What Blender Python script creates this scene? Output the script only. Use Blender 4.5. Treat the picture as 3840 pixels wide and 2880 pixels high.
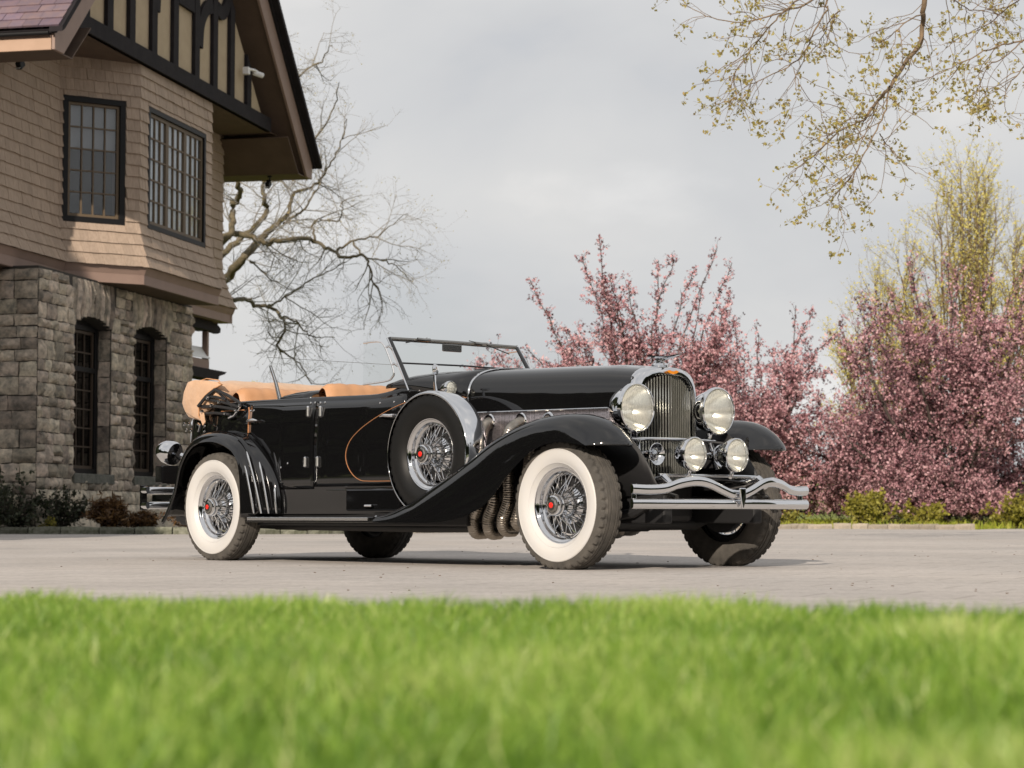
import bpy, math, random
import numpy as np
from mathutils import Vector, Matrix
R = math.radians
scene = bpy.context.scene
for o in list(bpy.data.objects):
    bpy.data.objects.remove(o)

# ------------------------------------------------------------------ camera, sky, sun, exposure
cam = bpy.data.cameras.new('camera')
cam_o = bpy.data.objects.new('camera', cam)
scene.collection.objects.link(cam_o)
scene.camera = cam_o
cam.sensor_width = 36.0
cam.lens = 75.94
cam.clip_start = 0.05
cam.clip_end = 3000
cam_o.location = (0, 0, 0.325)
cam_o.rotation_euler = (math.pi / 2 + 0.0607, 0, 0)
cam.dof.use_dof = True
cam.dof.focus_distance = 15.0
cam.dof.aperture_fstop = 5.6

SUN_AZ, SUN_EL = 16.0, 23.5      # light travels towards +Y, swung SUN_AZ degrees to +X
scene.view_settings.view_transform = 'Standard'
scene.view_settings.look = 'None'
scene.view_settings.gamma = 1.0
scene.view_settings.use_curve_mapping = False
scene.view_settings.exposure = 0.0
scene.render.engine = 'CYCLES'
scene.cycles.use_denoising = True
scene.cycles.max_bounces = 8
scene.cycles.transparent_max_bounces = 12
scene.cycles.sample_clamp_indirect = 6.0

sun = bpy.data.lights.new('sun', 'SUN')
sun.energy = 5.0
sun.angle = R(0.6)
sun.color = (1.0, 0.88, 0.745)
sun_o = bpy.data.objects.new('sun', sun)
scene.collection.objects.link(sun_o)
sd = Vector((math.sin(R(SUN_AZ)) * math.cos(R(SUN_EL)), math.cos(R(SUN_AZ)) * math.cos(R(SUN_EL)), -math.sin(R(SUN_EL))))
sun_o.rotation_euler = sd.to_track_quat('-Z', 'Y').to_euler()
sun_o.location = (-8, -20, 25)

world = bpy.data.worlds.new('World')
scene.world = world
world.use_nodes = True
wn, wl = world.node_tree.nodes, world.node_tree.links
wn.clear()
w_out = wn.new('ShaderNodeOutputWorld')
sky = wn.new('ShaderNodeTexSky')
sky.sky_type = 'NISHITA'
sky.sun_disc = False
sky.sun_elevation = R(SUN_EL)
sky.sun_rotation = R(180 + SUN_AZ)
sky.dust_density = 2.5
bg_sky = wn.new('ShaderNodeBackground')
bg_sky.inputs['Strength'].default_value = 0.11
wl.new(sky.outputs[0], bg_sky.inputs['Color'])
# broken cloud sheet: noise on the direction, flattened like a cloud layer
tc = wn.new('ShaderNodeTexCoord')
sep = wn.new('ShaderNodeSeparateXYZ')
wl.new(tc.outputs['Generated'], sep.inputs[0])
zz = wn.new('ShaderNodeMath'); zz.operation = 'ABSOLUTE'
wl.new(sep.outputs['Z'], zz.inputs[0])
za = wn.new('ShaderNodeMath'); za.operation = 'ADD'; za.inputs[1].default_value = 0.40
wl.new(zz.outputs[0], za.inputs[0])
dx = wn.new('ShaderNodeMath'); dx.operation = 'DIVIDE'
dy = wn.new('ShaderNodeMath'); dy.operation = 'DIVIDE'
wl.new(sep.outputs['X'], dx.inputs[0]); wl.new(za.outputs[0], dx.inputs[1])
wl.new(sep.outputs['Y'], dy.inputs[0]); wl.new(za.outputs[0], dy.inputs[1])
cmb = wn.new('ShaderNodeCombineXYZ')
wl.new(dx.outputs[0], cmb.inputs['X']); wl.new(dy.outputs[0], cmb.inputs['Y'])
cn = wn.new('ShaderNodeTexNoise')
cn.inputs['Scale'].default_value = 2.6
cn.inputs['Detail'].default_value = 7.0
cn.inputs['Roughness'].default_value = 0.47
cn.inputs['Distortion'].default_value = 0.25
wl.new(cmb.outputs[0], cn.inputs['Vector'])
cr = wn.new('ShaderNodeValToRGB')
e = cr.color_ramp.elements
e[0].position = 0.34; e[0].color = (0.600, 0.603, 0.620, 1)
e[1].position = 0.67; e[1].color = (0.90, 0.87, 0.84, 1)
k = e.new(0.46); k.color = (0.655, 0.658, 0.666, 1)
k = e.new(0.58); k.color = (0.720, 0.714, 0.708, 1)
wl.new(cn.outputs['Fac'], cr.inputs['Fac'])
# fair-weather cumulus ringing the horizon
vs = wn.new('ShaderNodeVectorMath'); vs.operation = 'MULTIPLY'; vs.inputs[1].default_value = (5.5, 5.5, 14.0)
wl.new(tc.outputs['Generated'], vs.inputs[0])
c2 = wn.new('ShaderNodeTexNoise'); c2.inputs['Scale'].default_value = 1.0; c2.inputs['Detail'].default_value = 6; c2.inputs['Roughness'].default_value = 0.5
wl.new(vs.outputs[0], c2.inputs['Vector'])
r2_ = wn.new('ShaderNodeMapRange'); r2_.interpolation_type = 'SMOOTHSTEP'; r2_.inputs['From Min'].default_value = 0.50; r2_.inputs['From Max'].default_value = 0.64
wl.new(c2.outputs['Fac'], r2_.inputs['Value'])
el_ = wn.new('ShaderNodeMapRange'); el_.interpolation_type = 'SMOOTHSTEP'; el_.inputs['From Min'].default_value = 0.30; el_.inputs['From Max'].default_value = 0.06
wl.new(sep.outputs['Z'], el_.inputs['Value'])
mm = wn.new('ShaderNodeMath'); mm.operation = 'MULTIPLY'; wl.new(r2_.outputs[0], mm.inputs[0]); wl.new(el_.outputs[0], mm.inputs[1])
m9 = wn.new('ShaderNodeMath'); m9.operation = 'MULTIPLY'; m9.inputs[1].default_value = 0.75; wl.new(mm.outputs[0], m9.inputs[0])
cmx = wn.new('ShaderNodeMixRGB'); cmx.inputs[2].default_value = (0.86, 0.845, 0.835, 1)
wl.new(m9.outputs[0], cmx.inputs[0]); wl.new(cr.outputs['Color'], cmx.inputs[1])
bg_cl = wn.new('ShaderNodeBackground')
bg_cl.inputs['Strength'].default_value = 1.0
wl.new(cmx.outputs['Color'], bg_cl.inputs['Color'])
cov = wn.new('ShaderNodeMapRange')
cov.inputs['From Min'].default_value = 0.22; cov.inputs['From Max'].default_value = 0.42
cov.inputs['To Min'].default_value = 0.72; cov.inputs['To Max'].default_value = 0.96
wl.new(cn.outputs['Fac'], cov.inputs['Value'])
mixw = wn.new('ShaderNodeMixShader')
wl.new(cov.outputs[0], mixw.inputs['Fac'])
wl.new(bg_sky.outputs[0], mixw.inputs[1]); wl.new(bg_cl.outputs[0], mixw.inputs[2])
wl.new(mixw.outputs[0], w_out.inputs['Surface'])

# ------------------------------------------------------------------ materials
MATS = {}
def mat(name, col, rough=0.6, metal=0.0, var=None, scale=20.0, bump=0.0, bscale=None, spec=None, coat=0.0,
        objvar=0.0, detail=5.0, sheen=0.0, trans=0.0, stretch=None, mixpos=(0.35, 0.65), hue=0.0):
    """principled material; var = second colour mixed in by noise, objvar = value change from piece to piece"""
    m = bpy.data.materials.new(name); m.use_nodes = True
    nt = m.node_tree; n, l = nt.nodes, nt.links
    b = n['Principled BSDF']
    b.inputs['Base Color'].default_value = (*col, 1)
    b.inputs['Roughness'].default_value = rough
    b.inputs['Metallic'].default_value = metal
    if spec is not None: b.inputs['Specular IOR Level'].default_value = spec
    if coat: b.inputs['Coat Weight'].default_value = coat; b.inputs['Coat Roughness'].default_value = 0.03
    if sheen: b.inputs['Sheen Weight'].default_value = sheen
    src = None
    tcn = n.new('ShaderNodeTexCoord')
    vec = tcn.outputs['Object']
    if stretch:
        mp = n.new('ShaderNodeMapping'); mp.inputs['Scale'].default_value = stretch
        l.new(vec, mp.inputs['Vector']); vec = mp.outputs[0]
    if var is not None:
        tn = n.new('ShaderNodeTexNoise'); tn.inputs['Scale'].default_value = scale; tn.inputs['Detail'].default_value = detail
        tn.inputs['Roughness'].default_value = 0.62
        l.new(vec, tn.inputs['Vector'])
        rp = n.new('ShaderNodeValToRGB'); el = rp.color_ramp.elements
        el[0].position, el[1].position = mixpos
        el[0].color = (*col, 1); el[1].color = (*var, 1)
        l.new(tn.outputs['Fac'], rp.inputs['Fac']); src = rp.outputs['Color']
    if objvar or hue:
        oi = n.new('ShaderNodeObjectInfo')
        hs = n.new('ShaderNodeHueSaturation')
        mr = n.new('ShaderNodeMapRange')
        mr.inputs['To Min'].default_value = 1 - objvar; mr.inputs['To Max'].default_value = 1 + objvar
        l.new(oi.outputs['Random'], mr.inputs['Value']); l.new(mr.outputs[0], hs.inputs['Value'])
        if hue:
            m7 = n.new('ShaderNodeMath'); m7.operation = 'MULTIPLY'; m7.inputs[1].default_value = 7.31
            fr = n.new('ShaderNodeMath'); fr.operation = 'FRACT'
            l.new(oi.outputs['Random'], m7.inputs[0]); l.new(m7.outputs[0], fr.inputs[0])
            m8 = n.new('ShaderNodeMapRange'); m8.inputs['To Min'].default_value = 0.5 - hue; m8.inputs['To Max'].default_value = 0.5 + hue
            l.new(fr.outputs[0], m8.inputs['Value']); l.new(m8.outputs[0], hs.inputs['Hue'])
        if src is None: hs.inputs['Color'].default_value = (*col, 1)
        else: l.new(src, hs.inputs['Color'])
        src = hs.outputs['Color']
    if src is not None: l.new(src, b.inputs['Base Color'])
    if bump:
        bn = n.new('ShaderNodeTexNoise'); bn.inputs['Scale'].default_value = bscale or scale * 3; bn.inputs['Detail'].default_value = 6
        l.new(vec, bn.inputs['Vector'])
        bp = n.new('ShaderNodeBump'); bp.inputs['Strength'].default_value = bump; bp.inputs['Distance'].default_value = 0.02
        l.new(bn.outputs['Fac'], bp.inputs['Height']); l.new(bp.outputs[0], b.inputs['Normal'])
    if trans:
        tr = n.new('ShaderNodeBsdfTranslucent'); mx = n.new('ShaderNodeMixShader'); mx.inputs['Fac'].default_value = trans
        if src is not None: l.new(src, tr.inputs['Color'])
        else: tr.inputs['Color'].default_value = (*col, 1)
        l.new(b.outputs[0], mx.inputs[1]); l.new(tr.outputs[0], mx.inputs[2])
        l.new(mx.outputs[0], n['Material Output'].inputs['Surface'])
    MATS[name] = m
    return m

def glass_mat(name, tint=(1, 1, 1), rough=0.02, ior=1.45, base=0.0):
    m = bpy.data.materials.new(name); m.use_nodes = True
    n, l = m.node_tree.nodes, m.node_tree.links
    n.remove(n['Principled BSDF'])
    t = n.new('ShaderNodeBsdfTransparent'); t.inputs['Color'].default_value = (*tint, 1)
    g = n.new('ShaderNodeBsdfGlossy'); g.inputs['Roughness'].default_value = rough
    f = n.new('ShaderNodeLayerWeight'); f.inputs['Blend'].default_value = 0.5      # Schlick, the same from both sides
    p5 = n.new('ShaderNodeMath'); p5.operation = 'POWER'; p5.inputs[1].default_value = 5.0
    l.new(f.outputs['Facing'], p5.inputs[0])
    a = n.new('ShaderNodeMath'); a.operation = 'MULTIPLY_ADD'; a.inputs[1].default_value = 0.96; a.inputs[2].default_value = ((ior - 1) / (ior + 1)) ** 2 + base; a.use_clamp = True
    mx = n.new('ShaderNodeMixShader')
    l.new(p5.outputs[0], a.inputs[0]); l.new(a.outputs[0], mx.inputs['Fac'])
    l.new(t.outputs[0], mx.inputs[1]); l.new(g.outputs[0], mx.inputs[2])
    l.new(mx.outputs[0], n['Material Output'].inputs['Surface'])
    MATS[name] = m
    return m

mat('paint_black', (0.0045, 0.0045, 0.005), 0.035, spec=0.85)
mat('matte_black', (0.012, 0.012, 0.013), 0.55)
mat('chrome', (0.73, 0.735, 0.75), 0.04, 1.0)
mat('chrome_soft', (0.86, 0.86, 0.87), 0.24, 1.0)
mat('nickel_dark', (0.30, 0.29, 0.27), 0.2, 1.0)
mat('rubber', (0.050, 0.046, 0.041), 0.85, var=(0.092, 0.083, 0.072), scale=9, bump=0.25, bscale=120)
mat('rubber_black', (0.007, 0.007, 0.007), 0.5, spec=0.25)
mat('whitewall', (0.52, 0.515, 0.51), 0.5, var=(0.535, 0.52, 0.495), scale=6, bump=0.05, bscale=90)
mat('red_enamel', (0.75, 0.02, 0.012), 0.3)
mat('orange_enamel', (0.72, 0.25, 0.015), 0.3)
mat('leather_tan', (0.53, 0.285, 0.145), 0.5, var=(0.47, 0.24, 0.115), scale=7, bump=0.15, bscale=160)
mat('canvas_tan', (0.56, 0.365, 0.235), 0.85, var=(0.50, 0.315, 0.195), scale=11, bump=0.55, bscale=16, sheen=0.2)
mat('stripe_tan', (0.38, 0.17, 0.075), 0.4)
mat('pipe_metal', (0.44, 0.405, 0.36), 0.30, 1.0, var=(0.33, 0.29, 0.245), scale=30)
mat('pipe_bright', (0.62, 0.58, 0.54), 0.25, 1.0)
mat('lens_flute', (0.9, 0.88, 0.78), 0.1)
glass_mat('glass_clear', (0.985, 0.992, 0.988), 0.01, 1.5)
glass_mat('glass_window', (0.90, 0.92, 0.93), 0.02, 1.5, 0.02)
glass_mat('glass_pane_dark', (0.25, 0.26, 0.27), 0.03, 1.5, 0.01)
glass_mat('glass_lamp', (0.97, 0.94, 0.80), 0.06, 1.45, 0.02)
def lens_mat():
    m = bpy.data.materials.new('lamp_lens'); m.use_nodes = True
    n, l = m.node_tree.nodes, m.node_tree.links; b = n['Principled BSDF']
    b.inputs['Base Color'].default_value = (0.86, 0.86, 0.81, 1); b.inputs['Roughness'].default_value = 0.2
    t = n.new('ShaderNodeBsdfTransparent'); t.inputs['Color'].default_value = (0.99, 0.985, 0.94, 1)
    w = n.new('ShaderNodeTexWave'); w.inputs['Scale'].default_value = 26; w.bands_direction = 'Y'
    tcn = n.new('ShaderNodeTexCoord'); l.new(tcn.outputs['Object'], w.inputs['Vector'])
    bp = n.new('ShaderNodeBump'); bp.inputs['Strength'].default_value = 0.35; bp.inputs['Distance'].default_value = 0.004
    l.new(w.outputs['Fac'], bp.inputs['Height']); l.new(bp.outputs[0], b.inputs['Normal'])
    mx = n.new('ShaderNodeMixShader'); mx.inputs['Fac'].default_value = 0.30
    l.new(t.outputs[0], mx.inputs[1]); l.new(b.outputs[0], mx.inputs[2]); l.new(mx.outputs[0], n['Material Output'].inputs['Surface'])
    MATS['lamp_lens'] = m
lens_mat()
mat('reflector', (0.92, 0.92, 0.89), 0.17, 1.0)

mat('shingle', (0.395, 0.305, 0.236), 0.8, var=(0.315, 0.240, 0.184), scale=5, bump=0.35, bscale=60, objvar=0.10, stretch=(6, 6, 1))
mat('trim_brown', (0.265, 0.185, 0.150), 0.6, var=(0.235, 0.162, 0.132), scale=2.5, bump=0.06, bscale=40)
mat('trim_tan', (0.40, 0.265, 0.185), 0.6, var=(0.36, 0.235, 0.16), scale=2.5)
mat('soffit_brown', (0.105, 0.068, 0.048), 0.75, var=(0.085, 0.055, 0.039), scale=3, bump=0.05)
mat('timber_dark', (0.017, 0.015, 0.017), 0.8, var=(0.024, 0.021, 0.023), scale=4, bump=0.15, bscale=50, spec=0.15)
mat('stucco', (0.43, 0.345, 0.235), 0.9, var=(0.385, 0.305, 0.205), scale=3, bump=0.35, bscale=70)
mat('slate', (0.125, 0.092, 0.118), 0.55, var=(0.165, 0.110, 0.118), scale=6, bump=0.2, bscale=40, objvar=0.22, hue=0.035)
mat('sash_brown', (0.115, 0.082, 0.050), 0.6)
mat('sash_dark', (0.050, 0.033, 0.021), 0.6)
mat('frame_black', (0.009, 0.009, 0.010), 0.5, spec=0.2)
mat('stone', (0.52, 0.435, 0.345), 0.92, var=(0.195, 0.178, 0.150), scale=7, bump=1.0, bscale=22, objvar=0.42, hue=0.015, detail=8)
mat('mortar', (0.052, 0.047, 0.041), 0.95, var=(0.038, 0.035, 0.031), scale=14, bump=0.6)
mat('sill_stone', (0.15, 0.15, 0.13), 0.9, var=(0.085, 0.09, 0.075), scale=8, bump=0.7, bscale=30)
mat('curtain', (0.66, 0.68, 0.71), 0.9)
mat('blind', (0.30, 0.30, 0.315), 0.8)
mat('room_dark', (0.010, 0.010, 0.010), 0.9)
mat('white_plastic', (0.75, 0.75, 0.74), 0.4)
mat('kerb_stone', (0.37, 0.315, 0.25), 0.9, var=(0.27, 0.24, 0.20), scale=10, bump=0.6, bscale=30, objvar=0.16)
mat('kerb_mossy', (0.20, 0.20, 0.16), 0.95, var=(0.085, 0.09, 0.06), scale=9, bump=0.8, bscale=30, objvar=0.2)
mat('soil', (0.022, 0.017, 0.013), 0.95, var=(0.040, 0.030, 0.021), scale=5, bump=0.8, bscale=20)
mat('bark_bare', (0.165, 0.132, 0.078), 0.9, var=(0.085, 0.072, 0.045), scale=6, bump=0.6, bscale=25)
mat('twig_grey', (0.25, 0.235, 0.215), 0.9)
mat('bark_dark', (0.040, 0.030, 0.026), 0.9, var=(0.065, 0.050, 0.042), scale=8, bump=0.6, bscale=25)
mat('bark_spring', (0.24, 0.165, 0.095), 0.85, var=(0.10, 0.075, 0.05), scale=5, bump=0.4, bscale=25)

def leaf_mat(name, cols, trans=0.35, rough=0.6, scale=1.2):
    """leaf colour picked per leaf by a white-noise attribute stored on the mesh"""
    m = bpy.data.materials.new(name); m.use_nodes = True
    n, l = m.node_tree.nodes, m.node_tree.links
    b = n['Principled BSDF']; b.inputs['Roughness'].default_value = rough
    at = n.new('ShaderNodeAttribute'); at.attribute_name = 'leaf_tone'
    rp = n.new('ShaderNodeValToRGB'); el = rp.color_ramp.elements
    for i, c in enumerate(cols):
        p = i / max(1, len(cols) - 1)
        if i < 2: el[i].position = p if i == 0 else p; kk = el[i]
        else: kk = el.new(p)
        kk.position = p; kk.color = (*c, 1)
    l.new(at.outputs['Fac'], rp.inputs['Fac'])
    l.new(rp.outputs['Color'], b.inputs['Base Color'])
    tr = n.new('ShaderNodeBsdfTranslucent'); l.new(rp.outputs['Color'], tr.inputs['Color'])
    mx = n.new('ShaderNodeMixShader'); mx.inputs['Fac'].default_value = trans
    l.new(b.outputs[0], mx.inputs[1]); l.new(tr.outputs[0], mx.inputs[2])
    l.new(mx.outputs[0], n['Material Output'].inputs['Surface'])
    MATS[name] = m
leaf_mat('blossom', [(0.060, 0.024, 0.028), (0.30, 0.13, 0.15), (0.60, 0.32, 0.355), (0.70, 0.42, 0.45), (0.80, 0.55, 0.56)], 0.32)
leaf_mat('bud_green', [(0.26, 0.215, 0.05), (0.40, 0.34, 0.09), (0.32, 0.29, 0.10), (0.42, 0.30, 0.12)], 0.4)
leaf_mat('yellow_leaf', [(0.58, 0.50, 0.12), (0.78, 0.68, 0.19), (0.68, 0.61, 0.24)], 0.45)
leaf_mat('bush_leaf', [(0.15, 0.14, 0.022), (0.34, 0.31, 0.045), (0.22, 0.19, 0.035)], 0.3)
leaf_mat('blossom_shaded', [(0.045, 0.018, 0.024), (0.20, 0.085, 0.105), (0.48, 0.25, 0.285), (0.60, 0.345, 0.38), (0.74, 0.49, 0.51)], 0.3)  # darker copy of the blossom colours, with one tree's shade put into them
leaf_mat('shrub_leaf', [(0.018, 0.024, 0.012), (0.030, 0.040, 0.016), (0.045, 0.050, 0.022)], 0.15)
leaf_mat('rust_leaf', [(0.060, 0.030, 0.014), (0.12, 0.060, 0.020), (0.20, 0.11, 0.035)], 0.15)
leaf_mat('grass_blade', [(0.068, 0.150, 0.017), (0.190, 0.335, 0.042), (0.340, 0.490, 0.086), (0.62, 0.67, 0.27)], 0.45, 0.42)
leaf_mat('far_grass', [(0.20, 0.25, 0.02), (0.30, 0.33, 0.03), (0.36, 0.34, 0.06)], 0.35, 0.7)
leaf_mat('woodland', [(0.012, 0.018, 0.007), (0.034, 0.048, 0.016), (0.060, 0.075, 0.024)], 0.1)

# ------------------------------------------------------------------ mesh helpers
COL = scene.collection
def link(o, parent=None):
    COL.objects.link(o)
    if parent is not None: o.parent = parent
    return o
def empty(name, loc=(0, 0, 0), rz=0.0):
    o = bpy.data.objects.new(name, None); o.location = loc; o.rotation_euler = (0, 0, rz); o.empty_display_size = 0.2
    return link(o)
def tag(o, label=None, cat=None, group=None, kind=None):
    if label: o['label'] = label
    if cat: o['category'] = cat
    if group: o['group'] = group
    if kind: o['kind'] = kind
    return o

class MB:
    def __init__(s): s.v = []; s.f = []
    def add(s, vs, fs):
        b = len(s.v); s.v += [tuple(p) for p in vs]; s.f += [tuple(i + b for i in f) for f in fs]; return s
    def grid(s, P, cu=False, cv=False, flip=False):
        n, m = len(P), len(P[0]); b = len(s.v)
        for row in P: s.v += [tuple(p) for p in row]
        for i in range(n if cu else n - 1):
            for j in range(m if cv else m - 1):
                a = b + i * m + j; c = b + i * m + (j + 1) % m; d = b + ((i + 1) % n) * m + (j + 1) % m; e_ = b + ((i + 1) % n) * m + j
                s.f.append((a, e_, d, c) if flip else (a, c, d, e_))
        return s
    def box(s, c, d, rz=0.0, M=None):
        hx, hy, hz = d[0] / 2, d[1] / 2, d[2] / 2
        vs = [Vector((x, y, z)) for x in (-hx, hx) for y in (-hy, hy) for z in (-hz, hz)]
        if rz: vs = [Matrix.Rotation(rz, 3, 'Z') @ p for p in vs]
        if M is not None: vs = [M @ p for p in vs]
        vs = [p + Vector(c) for p in vs]
        return s.add(vs, [(0, 1, 3, 2), (4, 6, 7, 5), (0, 4, 5, 1), (2, 3, 7, 6), (0, 2, 6, 4), (1, 5, 7, 3)])
    def prism(s, poly, ext):
        """poly: planar list of 3-D points, ext: extrusion vector"""
        n = len(poly); a = [Vector(p) for p in poly]; e_ = Vector(ext)
        vs = a + [p + e_ for p in a]
        return s.add(vs, [tuple(range(n))[::-1], tuple(range(n, 2 * n))] + [(i, (i + 1) % n, n + (i + 1) % n, n + i) for i in range(n)])
    def tube(s, pts, r, seg=8, caps=True, flat=None):
        pts = [Vector(p) for p in pts]; n = len(pts)
        rs = r if isinstance(r, (list, tuple)) else [r] * n
        t0 = (pts[1] - pts[0]).normalized()
        up = Vector((0, 0, 1)) if abs(t0.z) < 0.9 else Vector((1, 0, 0))
        nrm = (up - t0 * up.dot(t0)).normalized(); rows = []
        for i, p in enumerate(pts):
            t = (pts[min(i + 1, n - 1)] - pts[max(i - 1, 0)])
            t = t.normalized() if t.length > 1e-9 else t0
            nrm = (nrm - t * nrm.dot(t)).normalized(); bn = t.cross(nrm)
            fa, fb = flat or (1, 1)
            rows.append([p + (nrm * math.cos(2 * math.pi * k / seg) * fa + bn * math.sin(2 * math.pi * k / seg) * fb) * rs[i] for k in range(seg)])
        b = len(s.v); s.grid(rows, False, True)
        if caps:
            s.f.append(tuple(range(b, b + seg))); s.f.append(tuple(range(b + (n - 1) * seg, b + n * seg))[::-1])
        return s
    def lathe(s, prof, c, axis, seg=32, closed=False, sx=1.0, phase=0.0):
        """prof: (radius, distance along axis)"""
        ax = Vector(axis).normalized(); c = Vector(c)
        up = Vector((0, 0, 1)) if abs(ax.z) < 0.9 else Vector((1, 0, 0))
        u = (up - ax * up.dot(ax)).normalized(); w = ax.cross(u)
        rows = [[c + ax * h + (u * math.cos(2 * math.pi * k / seg + phase) + w * math.sin(2 * math.pi * k / seg + phase) * sx) * r for k in range(seg)] for r, h in prof]
        s.grid(rows, closed, True); return s
    def mirror(s):
        m = MB(); m.v = [(x, -y, z) for x, y, z in s.v]; m.f = [tuple(reversed(f)) for f in s.f]; return m
    def obj(s, name, mt, parent=None, smooth=True, bevel=0.0, solid=0.0, sub=0, angle=40, seg=2):
        me = bpy.data.meshes.new(name); me.from_pydata(s.v, [], s.f); me.update()
        o = bpy.data.objects.new(name, me)
        me.materials.append(MATS[mt])
        fix_normals(me)
        if smooth: me.shade_smooth()
        if smooth and angle < 180:
            try: me.set_sharp_from_angle(angle=R(angle))
            except Exception: pass
        if solid:
            m = o.modifiers.new('solid', 'SOLIDIFY'); m.thickness = solid; m.offset = 0
        if bevel:
            m = o.modifiers.new('bevel', 'BEVEL'); m.width = bevel; m.segments = seg; m.limit_method = 'ANGLE'; m.angle_limit = R(35)
        if sub:
            m = o.modifiers.new('sub', 'SUBSURF'); m.levels = sub; m.render_levels = sub
        return link(o, parent)
import bmesh
def fix_normals(me):
    bm = bmesh.new(); bm.from_mesh(me)
    bmesh.ops.recalc_face_normals(bm, faces=bm.faces)
    bm.to_mesh(me); bm.free()

def np_mesh(name, verts, faces, mt, parent=None, tone=None, smooth=False):
    """large mesh from arrays: verts (n,3), faces (m,k) with k the same for all"""
    verts = np.asarray(verts, dtype=np.float32); faces = np.asarray(faces, dtype=np.int32)
    me = bpy.data.meshes.new(name); k = faces.shape[1]
    me.vertices.add(len(verts)); me.vertices.foreach_set('co', verts.ravel())
    me.loops.add(faces.size); me.loops.foreach_set('vertex_index', faces.ravel())
    me.polygons.add(len(faces)); me.polygons.foreach_set('loop_start', np.arange(0, faces.size, k, dtype=np.int32))
    me.polygons.foreach_set('loop_total', np.full(len(faces), k, dtype=np.int32))
    me.update(calc_edges=True)
    if tone is not None:
        a = me.attributes.new('leaf_tone', 'FLOAT', 'FACE'); a.data.foreach_set('value', np.asarray(tone, dtype=np.float32))
    me.materials.append(MATS[mt])
    if smooth: me.shade_smooth()
    o = bpy.data.objects.new(name, me)
    return link(o, parent)

def interp(pts, x):
    xs = [p[0] for p in pts]; ys = [p[1] for p in pts]
    return float(np.interp(x, xs, ys))
def smooth_path(pts, n):
    """Catmull-Rom through pts, n samples"""
    P = [np.array(p, float) for p in pts]; P = [2 * P[0] - P[1]] + P + [2 * P[-1] - P[-2]]
    m = len(P) - 3; out = []
    for q in range(n):
        t = q / (n - 1) * m; i = min(int(t), m - 1); t -= i
        a, b, c, d = P[i], P[i + 1], P[i + 2], P[i + 3]
        out.append(0.5 * (2 * b + (c - a) * t + (2 * a - 5 * b + 4 * c - d) * t * t + (3 * b - a - 3 * c + d) * t ** 3))
    return out
# ------------------------------------------------------------------ ground, driveway, lawns, kerbs
def sheet(name, poly, z, mt, kind='structure'):
    m = MB(); m.add([(x, y, z) for x, y in poly], [tuple(range(len(poly)))])
    o = m.obj(name, mt, smooth=False); tag(o, kind=kind); return o

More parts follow.
